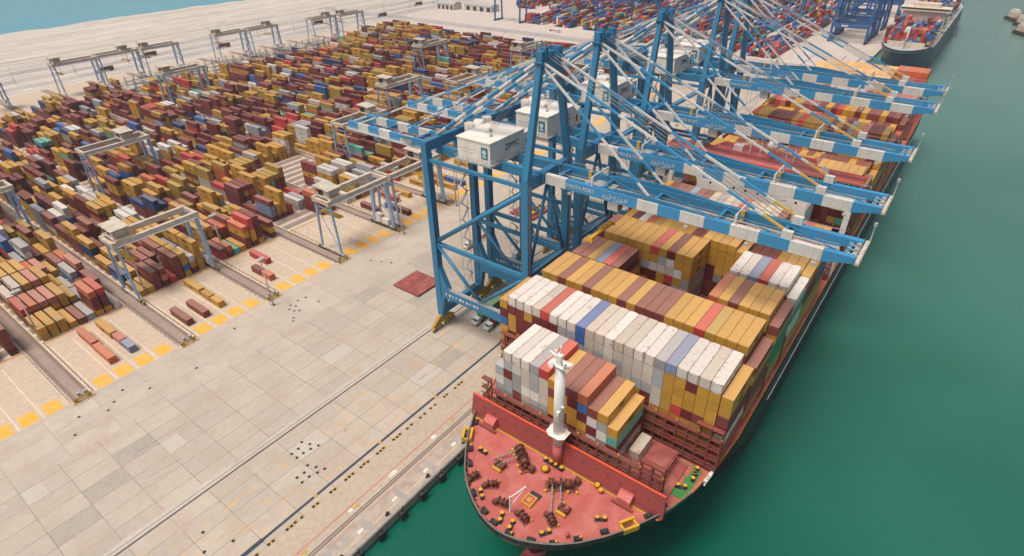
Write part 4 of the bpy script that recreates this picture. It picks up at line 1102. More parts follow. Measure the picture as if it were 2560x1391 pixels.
        bk = mb.build('back_girder', ['boom_blue', 'boom_white', 'crane_blue'], r)
        mb = MB(); mb.box(gx+sx*0.7, gx+sx*2.0, 22, yB, ZG+0.3, ZG+0.42); mb.bar((gx+sx*1.95, 22, ZG+1.4), (gx+sx*1.95, yB, ZG+1.4), 0.08); mb.bar((gx, 22, ZG+3.6), (gx, yB, ZG+3.6), 0.08)
        for y in range(22, 60, 5): mb.bar((gx, y, ZG+2.6), (gx, y, ZG+3.6), 0.07)
        mb.build('walkway', 'walk_grey', bk)
    for y in (-93, -80, -66, -50, -36, -23): B('girder_tie', MB().bar((-3.3, y, ZG+1.6), (3.3, y, ZG+1.6), 0.8, 1.2))
    for y in (-10, 4, 30, 45, 58.5): B('girder_tie', MB().bar((-3.3, y, ZG+1.4), (3.3, y, ZG+1.4), 0.8, 1.2))
    for a, b2 in ((-93, -80), (-80, -66), (-66, -50), (-50, -36)): B('brace', MB().bar((-3.3, a, ZG+2.2), (3.3, b2, ZG+2.2), 0.25))
    mb = MB(); mb.box(-5.6, 5.6, yT-1.0, yT-0.2, ZG+1.6, ZG+2.2, 1); mb.box(-4.4, 4.4, yT-0.2, yT+1.0, ZG+1.0, ZG+1.2, 0)
    for x in (-5.4, -2.7, 0, 2.7, 5.4): mb.bar((x, yT-0.9, ZG+2.2), (x, yT-0.9, ZG+3.4), 0.12); mb.bar((x*0.75, yT, ZG+1.6), (x*0.75, yT+2.4, ZG+2.4), 0.25)
    mb.bar((-5.4, yT-0.9, ZG+3.4), (5.4, yT-0.9, ZG+3.4), 0.1); mb.bar((5.4, yT-0.9, ZG+2), (5.4, yT-0.9, ZG+6.2), 0.25); mb.cbox((5.4, yT-0.9, ZG+6.2), (0.6, 0.6, 0.8))
    for x in (-2.5, 0, 2.5): mb.cyl((x, yT+0.6, ZG+1.9), (x+1.2, yT+0.6, ZG+1.9), 0.55, 10)
    B('boom_tip', mb, ('walk_grey', 'gantry_beige'))
    for y in (-70.5, -34): 
        mb = MB()
        for sx in (-1, 1): mb.bar((sx*4, y, ZG+2.7), (sx*4, y, ZG+5.0), 0.5); 
        mb.bar((-4, y, ZG+5.0), (4, y, ZG+5.0), 0.3); B('stay_bracket', mb, ('boom_white',))
    for sx in (-1, 1): B('stay_bracket', MB().cbox((sx*4, -81.5, ZG+3.6), (1.1, 2.2, 1.8)), ('boom_white',))
    for y in (-70.5, -30): B('service_post', MB().cbox((3.0, y+0.5, ZG+1.6), (0.9, 0.9, 3.0)), ('stay_yellow',))
    # forestays and backstays, banded
    ap = lambda sx, dz=0: (sx*3.6, Wt-0.6, 92.0+dz)
    for sx in (-1, 1):
        mb = MB(); mb.bar(ap(sx), (sx*4.0, -81.5, ZG+4.2), 0.46, 0.5, [(0.20, 1), (0.34, 0), (0.50, 1), (0.64, 0), (0.78, 1), (0.88, 0), (0.91, 1), (0.985, 3), (1.0, 1)]); mb.build('forestay', ['boom_blue', 'boom_white', 'crane_blue', 'stay_yellow'], r)
        mb = MB(); mb.bar(ap(sx, -0.8), (sx*4.0, -49.5, ZG+3.9), 0.46, 0.5, [(0.34, 1), (0.56, 0), (0.80, 1), (0.90, 0), (1.0, 1)]); mb.build('forestay', ['boom_blue', 'boom_white'], r)
        fr_ = [(k/9, k % 2) for k in range(1, 10)]
        mb = MB(); mb.cyl((sx*3.6, Wt+0.6, 92.2), (sx*4.0, L+1, 66.9), 0.55, 8, None, 0, fr_); mb.build('backstay', ['boom_blue', 'boom_white'], r)
        mb = MB(); mb.bar((sx*3.9, Wt+0.6, 93.0), (sx*4.0, 54.0, ZG+2.8), 0.5, 0.5, fr_); mb.build('backstay', ['boom_blue', 'boom_white'], r)
        mb = MB(); mb.bar((sx*3.9, Wt+0.6, 93.2), (sx*4.0, 36.0, ZG+2.8), 0.4, 0.4, fr_[:]); mb.build('backstay', ['boom_blue', 'boom_white'], r)
        mb = MB(); mb.bar((sx*hx, L, 66.5), (sx*4, 36, ZG+2.0), 0.7, 0.7); B('brace', mb)
    mb = MB()
    for x in (-2.2, -0.8, 0.8, 2.2): mb.cyl((x, Wt-0.5, 93.5), (x*1.2, -80, ZG+4.5), 0.07, 5); mb.cyl((x, Wt+0.5, 93.5), (x, 2, 70), 0.07, 5)
    B('hoist_rope', mb, ('rope',))
    # machinery house
    mb = MB(); mb.box(-8.3, 7.2, -4.4, 7.4, 63.9, 69.8, 0); mb.box(7.2, 11.2, -4.2, 4.6, 63.9, 68.6, 0); mb.box(-8.5, 7.4, -4.6, 7.6, 69.8, 70.15, 0)
    mb.box(-9.0, 11.6, -5.2, 8.0, 63.4, 63.9, 1)
    hs = mb.build('machinery_house', ['house_white', 'walk_grey'], r)
    mb = MB(); 
    for x, y in ((-3.5, -1), (-0.5, 1.6)): MB().cyl((x, y, 70.1), (x, y, 70.9), 0.45, 8).build('roof_vent', 'walk_grey', hs)
    for x, y in ((-0.5, 9.4), (3.2, 9.0), (6.6, 8.8)): MB().cyl((x, y, 63.5), (x, y, 71.2), 1.5, 14).build('winch_drum', 'house_white', hs)
    mb = MB(); mb.box(-8.34, -8.3, -3.6, -1.2, 65.2, 68.6); mb.build('logo_panel', 'logo_teal', hs)
    mb = MB(); mb.cyl((-8.36, -2.3, 67.2), (-8.34, -2.3, 67.2), 0.7, 12); mb.slab([(-8.345, -3.2, 65.7), (-8.345, -1.5, 65.7), (-8.345, -2.2, 66.6)], (-0.02, 0, 0)); mb.build('logo_mark', 'boom_white', hs)
    mb = MB(); mb.box(-8.33, -8.3, 0.6, 6.4, 67.1, 67.25); mb.box(-8.33, -8.3, 0.9, 5.8, 66.2, 66.32); mb.build('lettering', 'walk_grey', hs)
    mtx = Matrix.Translation((1.6, -4.44, 67.0)) @ Matrix(((1,0,0,0),(0,0,-1,0),(0,1,0,0),(0,0,0,1)))
    text('lettering', 'ZPMC', 2.5, 'ink', hs, mtx, 6.4)
    mb = MB(); mb.box(8.4, 9.3, -4.24, -4.2, 64.4, 66.4); mb.build('house_door', 'dark_gear', hs)
    mb = MB()
    for a, b2 in (((-9, -5.2), (11.6, -5.2)), ((-9, 8), (11.6, 8)), ((-9, -5.2), (-9, 8))):
        for z in (64.5, 65.0): mb.bar((*a, z), (*b2, z), 0.07)
        for k in range(9): t = k/8; mb.bar((a[0]+(b2[0]-a[0])*t, a[1]+(b2[1]-a[1])*t, 63.9), (a[0]+(b2[0]-a[0])*t, a[1]+(b2[1]-a[1])*t, 65), 0.07)
    mb.build('house_railing', 'walk_grey', hs)
    # trolley with cab and spreader
    mb = MB(); mb.box(-3.2, 3.2, -38, -32, ZG+0.2, ZG+1.2, 0); mb.box(-3.4, -1.0, -41.4, -38.4, ZG-2.9, ZG-0.3, 1)
    tr = mb.build('trolley', ['walk_grey', 'ship_white'], r)
    mb = MB(); mb.box(-3.5, -0.9, -41.55, -41.4, ZG-2.6, ZG-0.9); mb.build('cab_window', 'glass_dark', tr)
    mb = MB(); mb.bar((0, -35, 49.4), (0, -35, 50.0), 0.1); mb.box(-6.0, 6.0, -35.5, -34.5, 49.2, 49.8)
    for x in (-6, 6): mb.box(x-0.2, x+0.2, -36.2, -33.8, 49.0, 49.8)
    mb.build('spreader', 'gear_yellow', tr)
    mb = MB()
    for x in (-2.4, 2.4):
        for y in (-37, -33): mb.cyl((x, y, ZG+0.2), (x*0.9, -35+(y+35)*0.3, 49.8), 0.06, 5)
    mb.build('hoist_rope', 'rope', tr)
    mb = MB(); yy = -92
    while yy < -24:
        for k in range(4):
            f0, f1 = k/4, (k+1)/4; sg = lambda f: -1.5*math.sin(math.pi*f)
            mb.cyl((4.0+1.15, yy+4.2*f0, ZG+0.4+sg(f0)), (4.0+1.15, yy+4.2*f1, ZG+0.4+sg(f1)), 0.11, 5)
        yy += 4.2
    B('festoon_cable', mb, ('dark_gear',))
    for y in (-88, -74, -60, -44, -28, 22, 44):
        mb = MB(); mb.bar((-4.9, y, ZG+0.2), (-4.9, y, ZG-0.5), 0.12); mb.cbox((-4.95, y, ZG-0.75), (0.7, 0.9, 0.5)); B('floodlight', mb, ('walk_grey',))
    for sx in (-1, 1):
        mb = MB()
        for d_ in (-0.3, 0.3): mb.bar((sx*(hx+0.2)+d_, Wt-1.3, 17), (sx*(hx+0.2)+d_, Wt-1.3, 62), 0.1)
        for z in range(17, 62, 1): mb.bar((sx*(hx+0.2)-0.3, Wt-1.3, z), (sx*(hx+0.2)+0.3, Wt-1.3, z), 0.08)
        B('ladder', mb, ('walk_grey',))
        mb = MB(); a_ = Vector((sx*(hx-0.9), Wt+1.2, 64)); b_ = Vector((sx*4.4, Wt+0.9, 91))
        for d_ in (-0.3, 0.3): mb.bar(tuple(a_+Vector((d_, 0, 0))), tuple(b_+Vector((d_, 0, 0))), 0.1)
        for k in range(27): q_ = a_.lerp(b_, k/27); mb.bar(tuple(q_-Vector((.3, 0, 0))), tuple(q_+Vector((.3, 0, 0))), 0.08)
        B('ladder', mb, ('walk_grey',))
    for y in (Wt, L):
        mb = MB(); zz = 33.9 if y == Wt else 67.1
        for z in (0.6, 1.1): mb.bar((-hx, y-1.0, zz+z), (hx, y-1.0, zz+z), 0.07)
        for k in range(11): mb.bar((-hx+2*k, y-1.0, zz), (-hx+2*k, y-1.0, zz+1.1), 0.07)
        B('handrail', mb, ('walk_grey',))
    for sx in (-1, 1):
        mb = MB()
        for z in (0.55, 1.1): mb.bar((sx*hx-0.7, Wt+1, 16.7+z), (sx*hx-0.7, L-1, 16.7+z), 0.07)
        for k in range(18): mb.bar((sx*hx-0.7, Wt+1+2*k, 16.7), (sx*hx-0.7, Wt+1+2*k, 17.8), 0.07)
        mb.box(sx*hx-0.75, sx*hx+0.75, Wt+1, L-1, 16.7, 16.76); B('handrail', mb, ('walk_grey',))
    # stair tower on a landside leg and cable reel
    mb = MB(); z = 5.5; s = 1
    while z < 62:
        mb.bar((hx-1.6 if s > 0 else hx-4.6, L+1.9, z), (hx-4.6 if s > 0 else hx-1.6, L+1.9, z+3.2), 0.7, 0.18); mb.cbox((hx-1.4 if s < 0 else hx-4.8, L+1.9, z+3.2), (1.0, 1.2, 0.1)); z += 3.2; s = -s
    for x in (hx-5.2, hx-1.0): mb.bar((x, L+2.5, 5), (x, L+2.5, 63), 0.12)
    B('stair', mb, ('walk_grey',))
    mb = MB(); mb.cyl((-hx+3, L+1.2, 10.4), (-hx+3, L+2.0, 10.4), 2.3, 16); B('cable_reel', mb, ('walk_grey',))
    for x, y in ((-hx+4.5, Wt), (hx-5, L)): B('electric_box', MB().cbox((x, y, 8.6), (3.0, 2.0, 2.0)), ('walk_grey',))
    mb = MB()
    for k, l in enumerate((0.5, 0.9, 0.5, 0.4, 1.1, 0.6, 0.9, 0.5, 1.0, 0.6)): mb.box(-hx-0.9, -hx-0.86, L-3.2-k*1.5-l, L-3.2-k*1.5, 14.6, 15.5)
    mb.build('faded_lettering', 'boom_white', r)
    return r
cr0 = make_crane()
CX = [126.2, 153.6, 192.4, 244.0, 269.0]
CLAB = ['blue quay crane closest to the ship bow, complete white house, legs in full view',
        'blue quay crane standing right beside the crane closest to the bow',
        'blue quay crane third from the bow, boom just ahead of the ship bridge',
        'blue quay crane fourth from the bow, its boom over containers behind the ship bridge',
        'blue quay crane fifth from bow, almost hidden behind the fourth crane']
cr0.location = (CX[0], 103.0, 0); cr0['label'] = CLAB[0]
for x, l in zip(CX[1:], CLAB[1:]): copy_tree(cr0, (x, 103.0, 0), l)

# ------------------------------------------------------------------ yard gantry cranes
def make_gantry(tx):
    r = root('yard_gantry_crane', (0, 0, 0), '', 'gantry crane', 'beige gantry cranes over the yard blocks')
    hx, zt = 14.75, 23.2
    for y in (-4.6, 4.6):
        mb = MB(); mb.box(-hx-1.2, hx+1.2, y-0.75, y+0.75, zt, zt+2.1); g = mb.build('girder', 'gantry_beige', r)
        mb = MB(); s = 1 if y > 0 else -1
        mb.box(-hx, hx, y+s*0.75, y+s*1.7, zt+0.3, zt+0.4); mb.bar((-hx, y+s*1.7, zt+1.4), (hx, y+s*1.7, zt+1.4), 0.07)
        for k in range(13): mb.bar((-hx+k*2.4, y+s*1.7, zt+0.4), (-hx+k*2.4, y+s*1.7, zt+1.4), 0.06)
        mb.build('walkway', 'walk_grey', g)
    for x in (-hx-0.6, hx+0.6):
        mb = MB(); mb.box(x-0.6, x+0.6, -3.85, 3.85, zt+0.3, zt+1.8); mb.build('end_tie', 'gantry_beige', r)
    for s in (-1, 1):
        mb = MB(); mb.bar((-hx, s*4.6, zt), (-hx, s*6.3, 1.8), 0.8, 0.8, None, 0.7, 0.7); mb.build('leg', 'gantry_leg', r)
        mb = MB(); mb.bar((hx, s*4.6, zt), (hx, s*6.3, 1.8), 2.6, 0.9, None, 1.5, 0.9); mb.build('leg', 'gantry_leg', r)
    mb = MB(); mb.bar((-hx, 4.8, zt-2.5), (-hx, -6.0, 2.4), 0.25); mb.bar((-hx, -4.8, zt-2.2), (-hx, 4.8, zt-2.2), 0.5); mb.build('brace', 'gantry_leg', r)
    for x in (-hx, hx):
        mb = MB(); mb.bar((x, -7.0, 1.5), (x, 7.0, 1.5), 0.8, 0.8); sb = mb.build('sill_beam', 'gantry_beige', r)
        for s in (-1, 1):
            mb = MB(); mb.box(x-0.45, x+0.45, s*6.6-2.2, s*6.6+2.2, 0.35, 1.1, 0)
            mb.box(x-0.5, x+0.5, s*6.6+s*2.2-0.3, s*6.6+s*2.2+0.3, 0.4, 1.4, 1); mb.build('bogie', ['dark_gear', 'bogie_yellow'], r)
    mb = MB(); mb.box(hx-0.9, hx+0.9, 1.2, 4.4, 2.0, 6.0, 0); mb.box(hx-0.9, hx+0.9, -3.6, 0.6, 2.0, 4.4, 0); mb.build('electric_house', 'house_white', r)
    mb = MB(); z = 2; k = 1
    while z < 21: mb.bar((hx+1.5, -2*k, z), (hx+1.5, 2*k, z+2.6), 0.7, 0.14); z += 2.6; k = -k
    mb.build('stair', 'walk_grey', r)
    mb = MB(); mb.box(tx-2.8, tx+2.8, -5.2, 5.2, zt+2.1, zt+2.6, 0); mb.box(tx-2.2, tx+2.6, -3.6, -0.2, zt+2.6, zt+5.2, 0)
    for sx in (-2.6, 2.6):
        for sy in (-4.2, 4.4): mb.bar((tx+sx, sy, zt+2.6), (tx+sx, sy, zt+6.0), 0.3, 0.3, [(1, 0)])
    mb.box(tx-2.0, tx+2.0, 0.4, 3.6, zt+2.6, zt+4.6, 1)
    t = mb.build('trolley', ['gantry_beige', 'dark_gear'], r)
    mb = MB(); mb.slab([(tx-3.3, -4.8, zt+5.9), (tx-3.3, 5.0, zt+6.3), (tx+3.3, 5.0, zt+6.3), (tx+3.3, -4.8, zt+5.9)], (0, 0, 0.3)); mb.build('trolley_roof', 'gantry_beige', t)
    mb = MB()
    for sx in (-1.5, 1.5):
        for sy in (-1.2, 1.2): mb.cyl((tx+sx, sy, zt+2), (tx+sx, sy, 17.4), 0.07, 5)
    mb.box(tx-1.2, tx+1.2, -6.0, 6.0, 16.9, 17.4); mb.build('spreader', 'gear_yellow', t)
    return r
g0 = make_gantry(-11.5); g1 = make_gantry(6.0)
def blk(k): return BX[k+2]
GL = [(g0, 1, 229.8, 0, 'beige gantry crane over the second yard block, trolley roof at its left end'),
      (g0, 3, 194.4, 0, 'beige gantry crane over the handover lanes with slim legs beside yellow pads'),
      (g1, 4, 194.4, 0, 'beige gantry crane over the lanes, partly behind the first blue crane leg'),
      (g1, 2, 338.5, 0, 'beige gantry crane deep in the third yard block among tall stacks'),
      (g0, 0, 322.0, 0, 'beige gantry crane over the leftmost full yard block'),
      (g1, 5, 266.5, 0, 'beige gantry crane whose girder end meets the first quay crane back girder'),
      (g0, 7, 305.0, 0, 'beige gantry crane standing in mid yard behind the first quay crane backstays'),
      (g1, 8, 273.0, 0, 'beige gantry crane near the quay cranes, just left of the first crane apex legs'),
      (g0, 10, 372.0, 0, 'beige gantry crane in the far part of the yard'),
      (g0, 11, 296.0, 0, 'beige gantry crane at the yard edge directly behind the first quay crane apex'),
      (g0, 5, 463.0, 0, 'beige gantry crane over the rear stacks, in front of the long rear row'),
      (g1, 2, 566.0, 0, 'beige gantry crane on the landside lanes, second from the left in the rear row'),
      (g0, 4, 566.0, 0, 'beige gantry crane on the landside lanes, third from the left in the rear row'),
      (g1, 5, 569.0, 0, 'beige gantry crane on the landside lanes, fourth from the left in the rear row'),
      (g0, 6, 566.0, 0, 'beige gantry crane on the landside lanes, fifth from the left in the rear row'),
      (g1, 9, 566.0, 0, 'beige gantry crane on the landside lanes, third from the right in the rear row'),
      (g0, 8, 568.0, 0, 'beige gantry crane on the landside lanes, fourth from the right in the rear row'),
      (g1, 11, 560.0, 0, 'beige gantry crane on the landside lanes, second from the right in the rear row'),
      (g0, 12, 556.0, 0, 'beige gantry crane on the landside lanes, rightmost of the rear row'),
      (g0, 0, 545.0, 0, 'beige gantry crane on the landside lanes, leftmost of the rear row')]
used = set()
for src, k, y, rz, lab in GL:
    loc = (blk(k), y, 0)
    if src.name in used: copy_tree(src, loc, lab, rz)
    else: src.location = loc; src['label'] = lab; used.add(src.name)

# ------------------------------------------------------------------ things on the quay
def proto(name, build, label, cat, group, spots):
    """one thing built once, then copied to every spot (x, y, z, rz, label or None)"""
    o0 = build(); kids0 = kids(o0)
    for i, sp in enumerate(spots):
        x, y, z, rz = sp[:4]; lab = sp[4] if len(sp) > 4 else label
        if i == 0:
            o = o0; o.location = (x, y, z); o.rotation_euler = (0, 0, rz)
        else: o = copy_tree(o0, (x, y, z), lab, rz)
        tag(o, lab, cat, group)
def b_fender():
    r = root('fender', (0,0,0), '', 'fender')
    mb = MB(); mb.box(-1.1, 1.1, -1.55, -1.25, -2.6, -0.35); mb.build('face_panel', 'dark_gear', r)
    mb = MB(); mb.cyl((0, -1.25, -1.4), (0, -0.28, -1.4), 0.55, 12, 0.85); mb.build('rubber_cone', 'rubber', r)
    mb = MB()
    for s in (-0.8, 0.8): mb.bar((s, -1.3, -0.6), (s*1.3, -0.3, 0.1), 0.09)
    mb.build('chain', 'rail_steel', r); return r
proto('fender', b_fender, 'black rubber fender with a flat panel hanging on the quay wall', 'fender', 'fenders along the quay wall', [(x, QY, 0, 0) for x in range(20, 96, 7)])
def b_boll():
    r = root('mooring_bollard', (0,0,0), '', 'bollard')
    mb = MB(); mb.cyl((0,0,0), (0,0,0.12), 0.62, 12); mb.cyl((0,0,0.12), (0,0,0.75), 0.3, 12, 0.34); mb.build('post', 'dark_gear', r)
    mb = MB(); mb.sphere((0,-0.12,0.85), 0.48, 12); mb.build('head', 'dark_gear', r); return r
proto('mooring_bollard', b_boll, 'dark mooring bollard on the pale cope at the quay edge', 'bollard', 'bollards on the quay edge', [(x, 80.6, 0.02, 0) for x in (24, 38, 52, 66, 80, 90)])
def b_pit(yel):
    def f():
        mb = MB(); mb.box(-0.36, 0.36, -0.36, 0.36, 0, 0.05, 0)
        if yel: mb.box(0.40, 0.85, -0.3, 0.3, 0, 0.04, 1); mb.box(-0.36, 0.85, 0.36, 0.46, 0, 0.04, 1)
        return mb.build('pit_cover', ['pit_black', 'pit_yellow'])
    return f
dash = []
rr = random.Random(9); x = 22.0
while x < 96:
    n_ = rr.choice((2, 3, 3, 4))
    for k in range(n_): dash.append((x, 97.05+rr.uniform(-0.12, 0.12), 0.014, 0)); x += rr.choice((1.15, 1.25, 1.8))
    x += rr.uniform(1.3, 2.6)
proto('pit_cover', b_pit(True), 'small black pit cover with yellow edge in the row beside the cable trench', 'pit cover', 'yellow edged pit covers beside the cable trench', dash)
dots = [(53.7,117.0),(54.6,114.6),(55.7,112.3),(51.7,115.8),(53.7,113.0),(49.5,115.7),(51.6,113.4),(49.6,113.5),(49.7,109.0),(50.7,106.7),(51.7,104.4),(47.7,107.7),(49.8,104.9),(45.6,107.9),(47.7,105.6),(45.5,105.6)]
proto('drain_cover', b_pit(False), 'small black drain cover in the two clusters on the pale apron', 'drain cover', 'black drain covers in two apron clusters', [(x, y, 0.01, 0.3) for x, y in dots])
dots2 = [(22.5,112.6),(20.0,107.5),(25.6,104.7),(33.5,179.6),(38.9,173.5),(52.5,170.8),(20.6,178.2),(17,171.4),(29.6,176.4),(27,174.0),(71.5,180),(89.9,174.1),(91.6,175.9),(92.6,174.0),(95.2,176.2),(98.2,175.7),(91.7,170.5),(90.4,171.8),(131,176),(133,172),(99.4,169.4),(87.6,168.4),(86.4,166.9),(134.7,168)]
proto('drain_cover', b_pit(False), 'scattered black drain cover on the pale strip below the yellow pads', 'drain cover', 'scattered drain covers below the yellow pads', [(x, y, 0.02, 0.5) for x, y in dots2])
# light masts and buffers at the ends of the yard rails
def b_mast():
    r = root('light_mast', (0,0,0), '', 'light mast')
    mb = MB(); mb.cyl((0,0,0), (0,0,20), 0.34, 10, 0.17); mb.build('pole', 'pole', r)
    mb = MB(); mb.box(-0.5, 0.5, -0.5, 0.5, 0, 0.9); mb.build('base', 'quay_concrete', r)
    mb = MB(); mb.cbox((0,0,20.1), (3.0, 1.2, 0.15))
    for x in (-1.2, -0.4, 0.4, 1.2): mb.cbox((x, -0.7, 19.8), (0.55, 0.4, 0.5))
    mb.build('lamp_head', 'pole', r); return r
tr_ = [41.2+33.15*k-16.6 for k in range(-2, 15)]
proto('light_mast', b_mast, '', 'light mast', 'light masts by the yard rails', [
    (87.9, 181.2, 0.02, 0.1, 'tall thin light mast at the rail end beside the third group of pads'),
    (63.4, 227.6, 0.02, 0.1, 'light mast among brown stacks under the nearest complete gantry crane'),
    (28.4, 229.2, 0.02, 0.1, 'light mast in front of maroon stacks of the leftmost full block'),
    (96.6, 228.2, 0.02, 0.1, 'light mast in front of tall red stacks in the third block'),
    (155.0, 181.5, 0.02, 0.1, 'light mast at the rail end by the paired gantry legs'),
    (190.0, 181.5, 0.02, 0.1, 'light mast at the rail end seen through the first quay crane')])
def b_buffer():
    r = root('rail_buffer', (0,0,0), '', 'rail buffer')
    mb = MB()
    for s in (-1.85, 1.85): mb.slab([(s-0.4, 1.6, 0), (s-0.4, 0, 0), (s-0.4, 0, 1.5)], (0.8, 0, 0)); 
    mb.bar((-2.6, -0.1, 1.1), (2.6, -0.1, 1.1), 0.3, 0.4); mb.build('stop_frame', 'bogie_yellow', r)
    mb = MB()
    for s in (-2.8, -0.9, 0.9, 2.8): mb.bar((s, -1.2, 0), (s, -1.2, 1.2), 0.14)
    mb.bar((-2.8, -1.2, 1.1), (2.8, -1.2, 1.1), 0.1); mb.bar((-2.8, -1.2, 0.6), (2.8, -1.2, 0.6), 0.1); mb.build('guard_rail', 'gear_yellow', r)
    mb = MB(); mb.box(1.0, 2.0, 1.2, 2.0, 0, 1.7); mb.box(-0.6, 0.2, 2.2, 3.0, 0, 1.3); mb.build('control_cabinet', 'walk_grey', r); return r
ends = ['leftmost rail end in view', 'rail end between the first and second pads', 'rail end before third pads by light mast', 'rail end below slim gantry legs',
        'rail end below the paired gantry crane legs', 'rail end left of the first blue crane leg', 'rail end between first quay crane landside legs', 'rail end seen just behind the first quay crane']
proto('rail_buffer', b_buffer, '', 'rail buffer', 'yellow buffers at the rail ends', [(tr_[2+i], 185.2, 0.04, 0, 'yellow and black buffer frame at the '+e) for i, e in enumerate(ends)])
def b_fence(x):
    mb = MB()
    for k in range(14): mb.bar((0, k*3.0, 0), (0, k*3.0, 1.2), 0.09)
    for z in (0.6, 1.15): mb.bar((0, 0, z), (0, 39, z), 0.06)
    return mb.build('rail_fence', 'rail_steel')
proto('rail_fence', lambda: b_fence(0), '', 'fence', 'low fences along the yard rails', [(tr_[i]+s*3.1, 186.4, 0.02, 0, f"thin brown fence along the {'left' if s < 0 else 'right'} side of the {ORD[i-1]} rail pair from left") for i in (2, 3, 4, 5, 6) for s in (-1, 1)])
# reefer racks at the landside end of the blocks
def b_rack():
    r = root('reefer_rack', (0,0,0), '', 'reefer rack')
    for x in (-13, -6.5, 0, 6.5, 13):
        mb = MB()
        for y in (-1.0, 1.0): mb.bar((x, y, 0), (x, y, 12.5), 0.35)
        for z in (2.8, 5.6, 8.4, 11.2): mb.bar((x, -1, z), (x, 1, z), 0.25)
        mb.build('post_frame', 'walk_grey', r)
    for z in (2.8, 5.6, 8.4, 11.2):
        mb = MB(); mb.box(-13.4, 13.4, -1.1, 1.1, z, z+0.15); mb.bar((-13.4, -1.1, z+1.1), (13.4, -1.1, z+1.1), 0.1); mb.build('walkway', 'walk_grey', r)
    mb = MB(); mb.bar((13.4, -2.0, 0), (13.4, 2.0, 5.6), 0.9, 0.2); mb.bar((13.4, 2.0, 5.6), (13.4, -2.0, 11.2), 0.9, 0.2); mb.build('stair', 'walk_grey', r)
    return r
side = ['leftmost block with racks', 'second racked block', 'third racked block', 'fourth racked block', 'fifth racked block', 'last racked block by the yard corner']
proto('reefer_rack', b_rack, '', 'reefer rack', 'grey racks behind the stacks', [(BX[k+2], 533.0 - 15*j, 0.02, 0, f"grey steel reefer rack ending the {side[i]}, {'rear' if j == 0 else 'front'} one")
      for i, k in enumerate((5, 6, 7, 8, 9, 10)) for j in (0, 1)])
# tracks and drains that run along the landside strip
mb = MB(); rr = random.Random(44)
for y in (607, 612, 617.5, 638, 672, 706, 713, 722, 733, 758, 792, 815, 868):
    x = -500
    while x < 2200:
        L_ = rr.uniform(60, 260); wd_ = rr.uniform(0.35, 1.3)
        mb.box(x, x+L_, y+rr.uniform(-1, 1), y+wd_+rr.uniform(1, 1.4), 0, 0.10); x += L_+rr.uniform(5, 60)
o = mb.build('vehicle_track', 'road'); o['kind'] = 'structure'
# small things behind the yard: road lamps, lorries
def b_lamp():
    r = root('road_lamp', (0,0,0), '', 'road lamp')
    mb = MB(); mb.cyl((0,0,0), (0,0,14), 0.3, 8, 0.16); mb.build('pole', 'pole', r)
    mb = MB(); mb.bar((0,-2.2,14), (0,2.2,14), 0.2); mb.cbox((0,-2.4,13.9), (0.6,1.2,0.3)); mb.cbox((0,2.4,13.9), (0.6,1.2,0.3)); mb.build('lamp_head', 'pole', r); return r
proto('road_lamp', b_lamp, 'thin two armed lamp post in the row along the road behind the yard', 'road lamp', 'lamp posts along the landside road', [(x, 641, 0, 0) for x in range(150, 760, 46)])
def b_lorry():
    r = root('lorry', (0,0,0), '', 'lorry')
    mb = MB(); mb.box(-8, -5.8, -1.2, 1.2, 0.6, 3.2); mb.build('cab', 'truck_white', r)
    mb = MB(); mb.box(-5.4, 7.4, -0.9, 0.9, 0.9, 1.3); mb.build('trailer_frame', 'dark_gear', r)
    mb = MB(); mb.box(-5.2, 7.2, -1.2, 1.2, 1.35, 3.9); mb.build('load', 'gear_brown', r)
    for x in (-7, -4.6, 4.4, 6):
        mb = MB(); mb.cyl((x, -1.1, 0.5), (x, 1.1, 0.5), 0.5, 10); mb.build('wheel', 'rubber', r)
    return r
proto('lorry', b_lorry, 'tiny lorry with a dark load driving on the road behind the yard', 'lorry', 'lorries on the landside roads', [(x, y, 0.06, 0) for x, y in ((215, 627), (268, 656), (331, 629), (402, 690), (470, 656), (548, 628), (300, 691), (640, 655))])
# hatch covers lying on the quay, a yellow spreader on the far one
mb = MB(); mb.box(-6.3, 6.3, -6.6, 6.6, 0.4, 1.0, 0); mb.box(-5.8, 5.8, -6.0, 6.0, 0.0, 0.4, 1)
for k in range(5): mb.box(-6.2, 6.2, -5.0+k*2.5-0.06, -5.0+k*2.5+0.06, 1.0, 1.05, 0)
h1 = mb.build('hatch_panel', ['hatch_maroon', 'dark_gear']); h1.location = (117.2, 146.4, 0.02); h1.scale = (1.0, 1.0, 1)
h1.location = (129.3, 147.5, 0.02)
tag(h1, 'flat maroon hatch panel lying alone on the apron left of the first crane', 'hatch panel', 'hatch panels laid on the apron')
h2 = h1.copy(); COL.objects.link(h2); h2.location = (204.5, 148.5, 0.02); h2['label'] = 'flat maroon hatch panel with a yellow spreader, seen through the first crane legs'
r = root('container_spreader', (206, 145, 1.1), 'yellow lifting spreader resting on the farther maroon hatch panel', 'spreader')
mb = MB(); mb.box(200, 212, 144.2, 145.8, 1.1, 1.9); mb.box(202.5, 209.5, 143.6, 146.4, 1.9, 2.6); mb.build('main_beam', 'gear_yellow', r)
for x in (200, 212):
    mb = MB(); mb.box(x-0.3, x+0.3, 143.7, 146.3, 1.08, 1.8); mb.build('end_beam', 'gear_yellow', r)
mb = MB()
for x in (203.5, 206, 208.5): mb.cyl((x, 144.2, 3.0), (x, 145.8, 3.0), 0.5, 10)
mb.build('sheave', 'dark_gear', r)
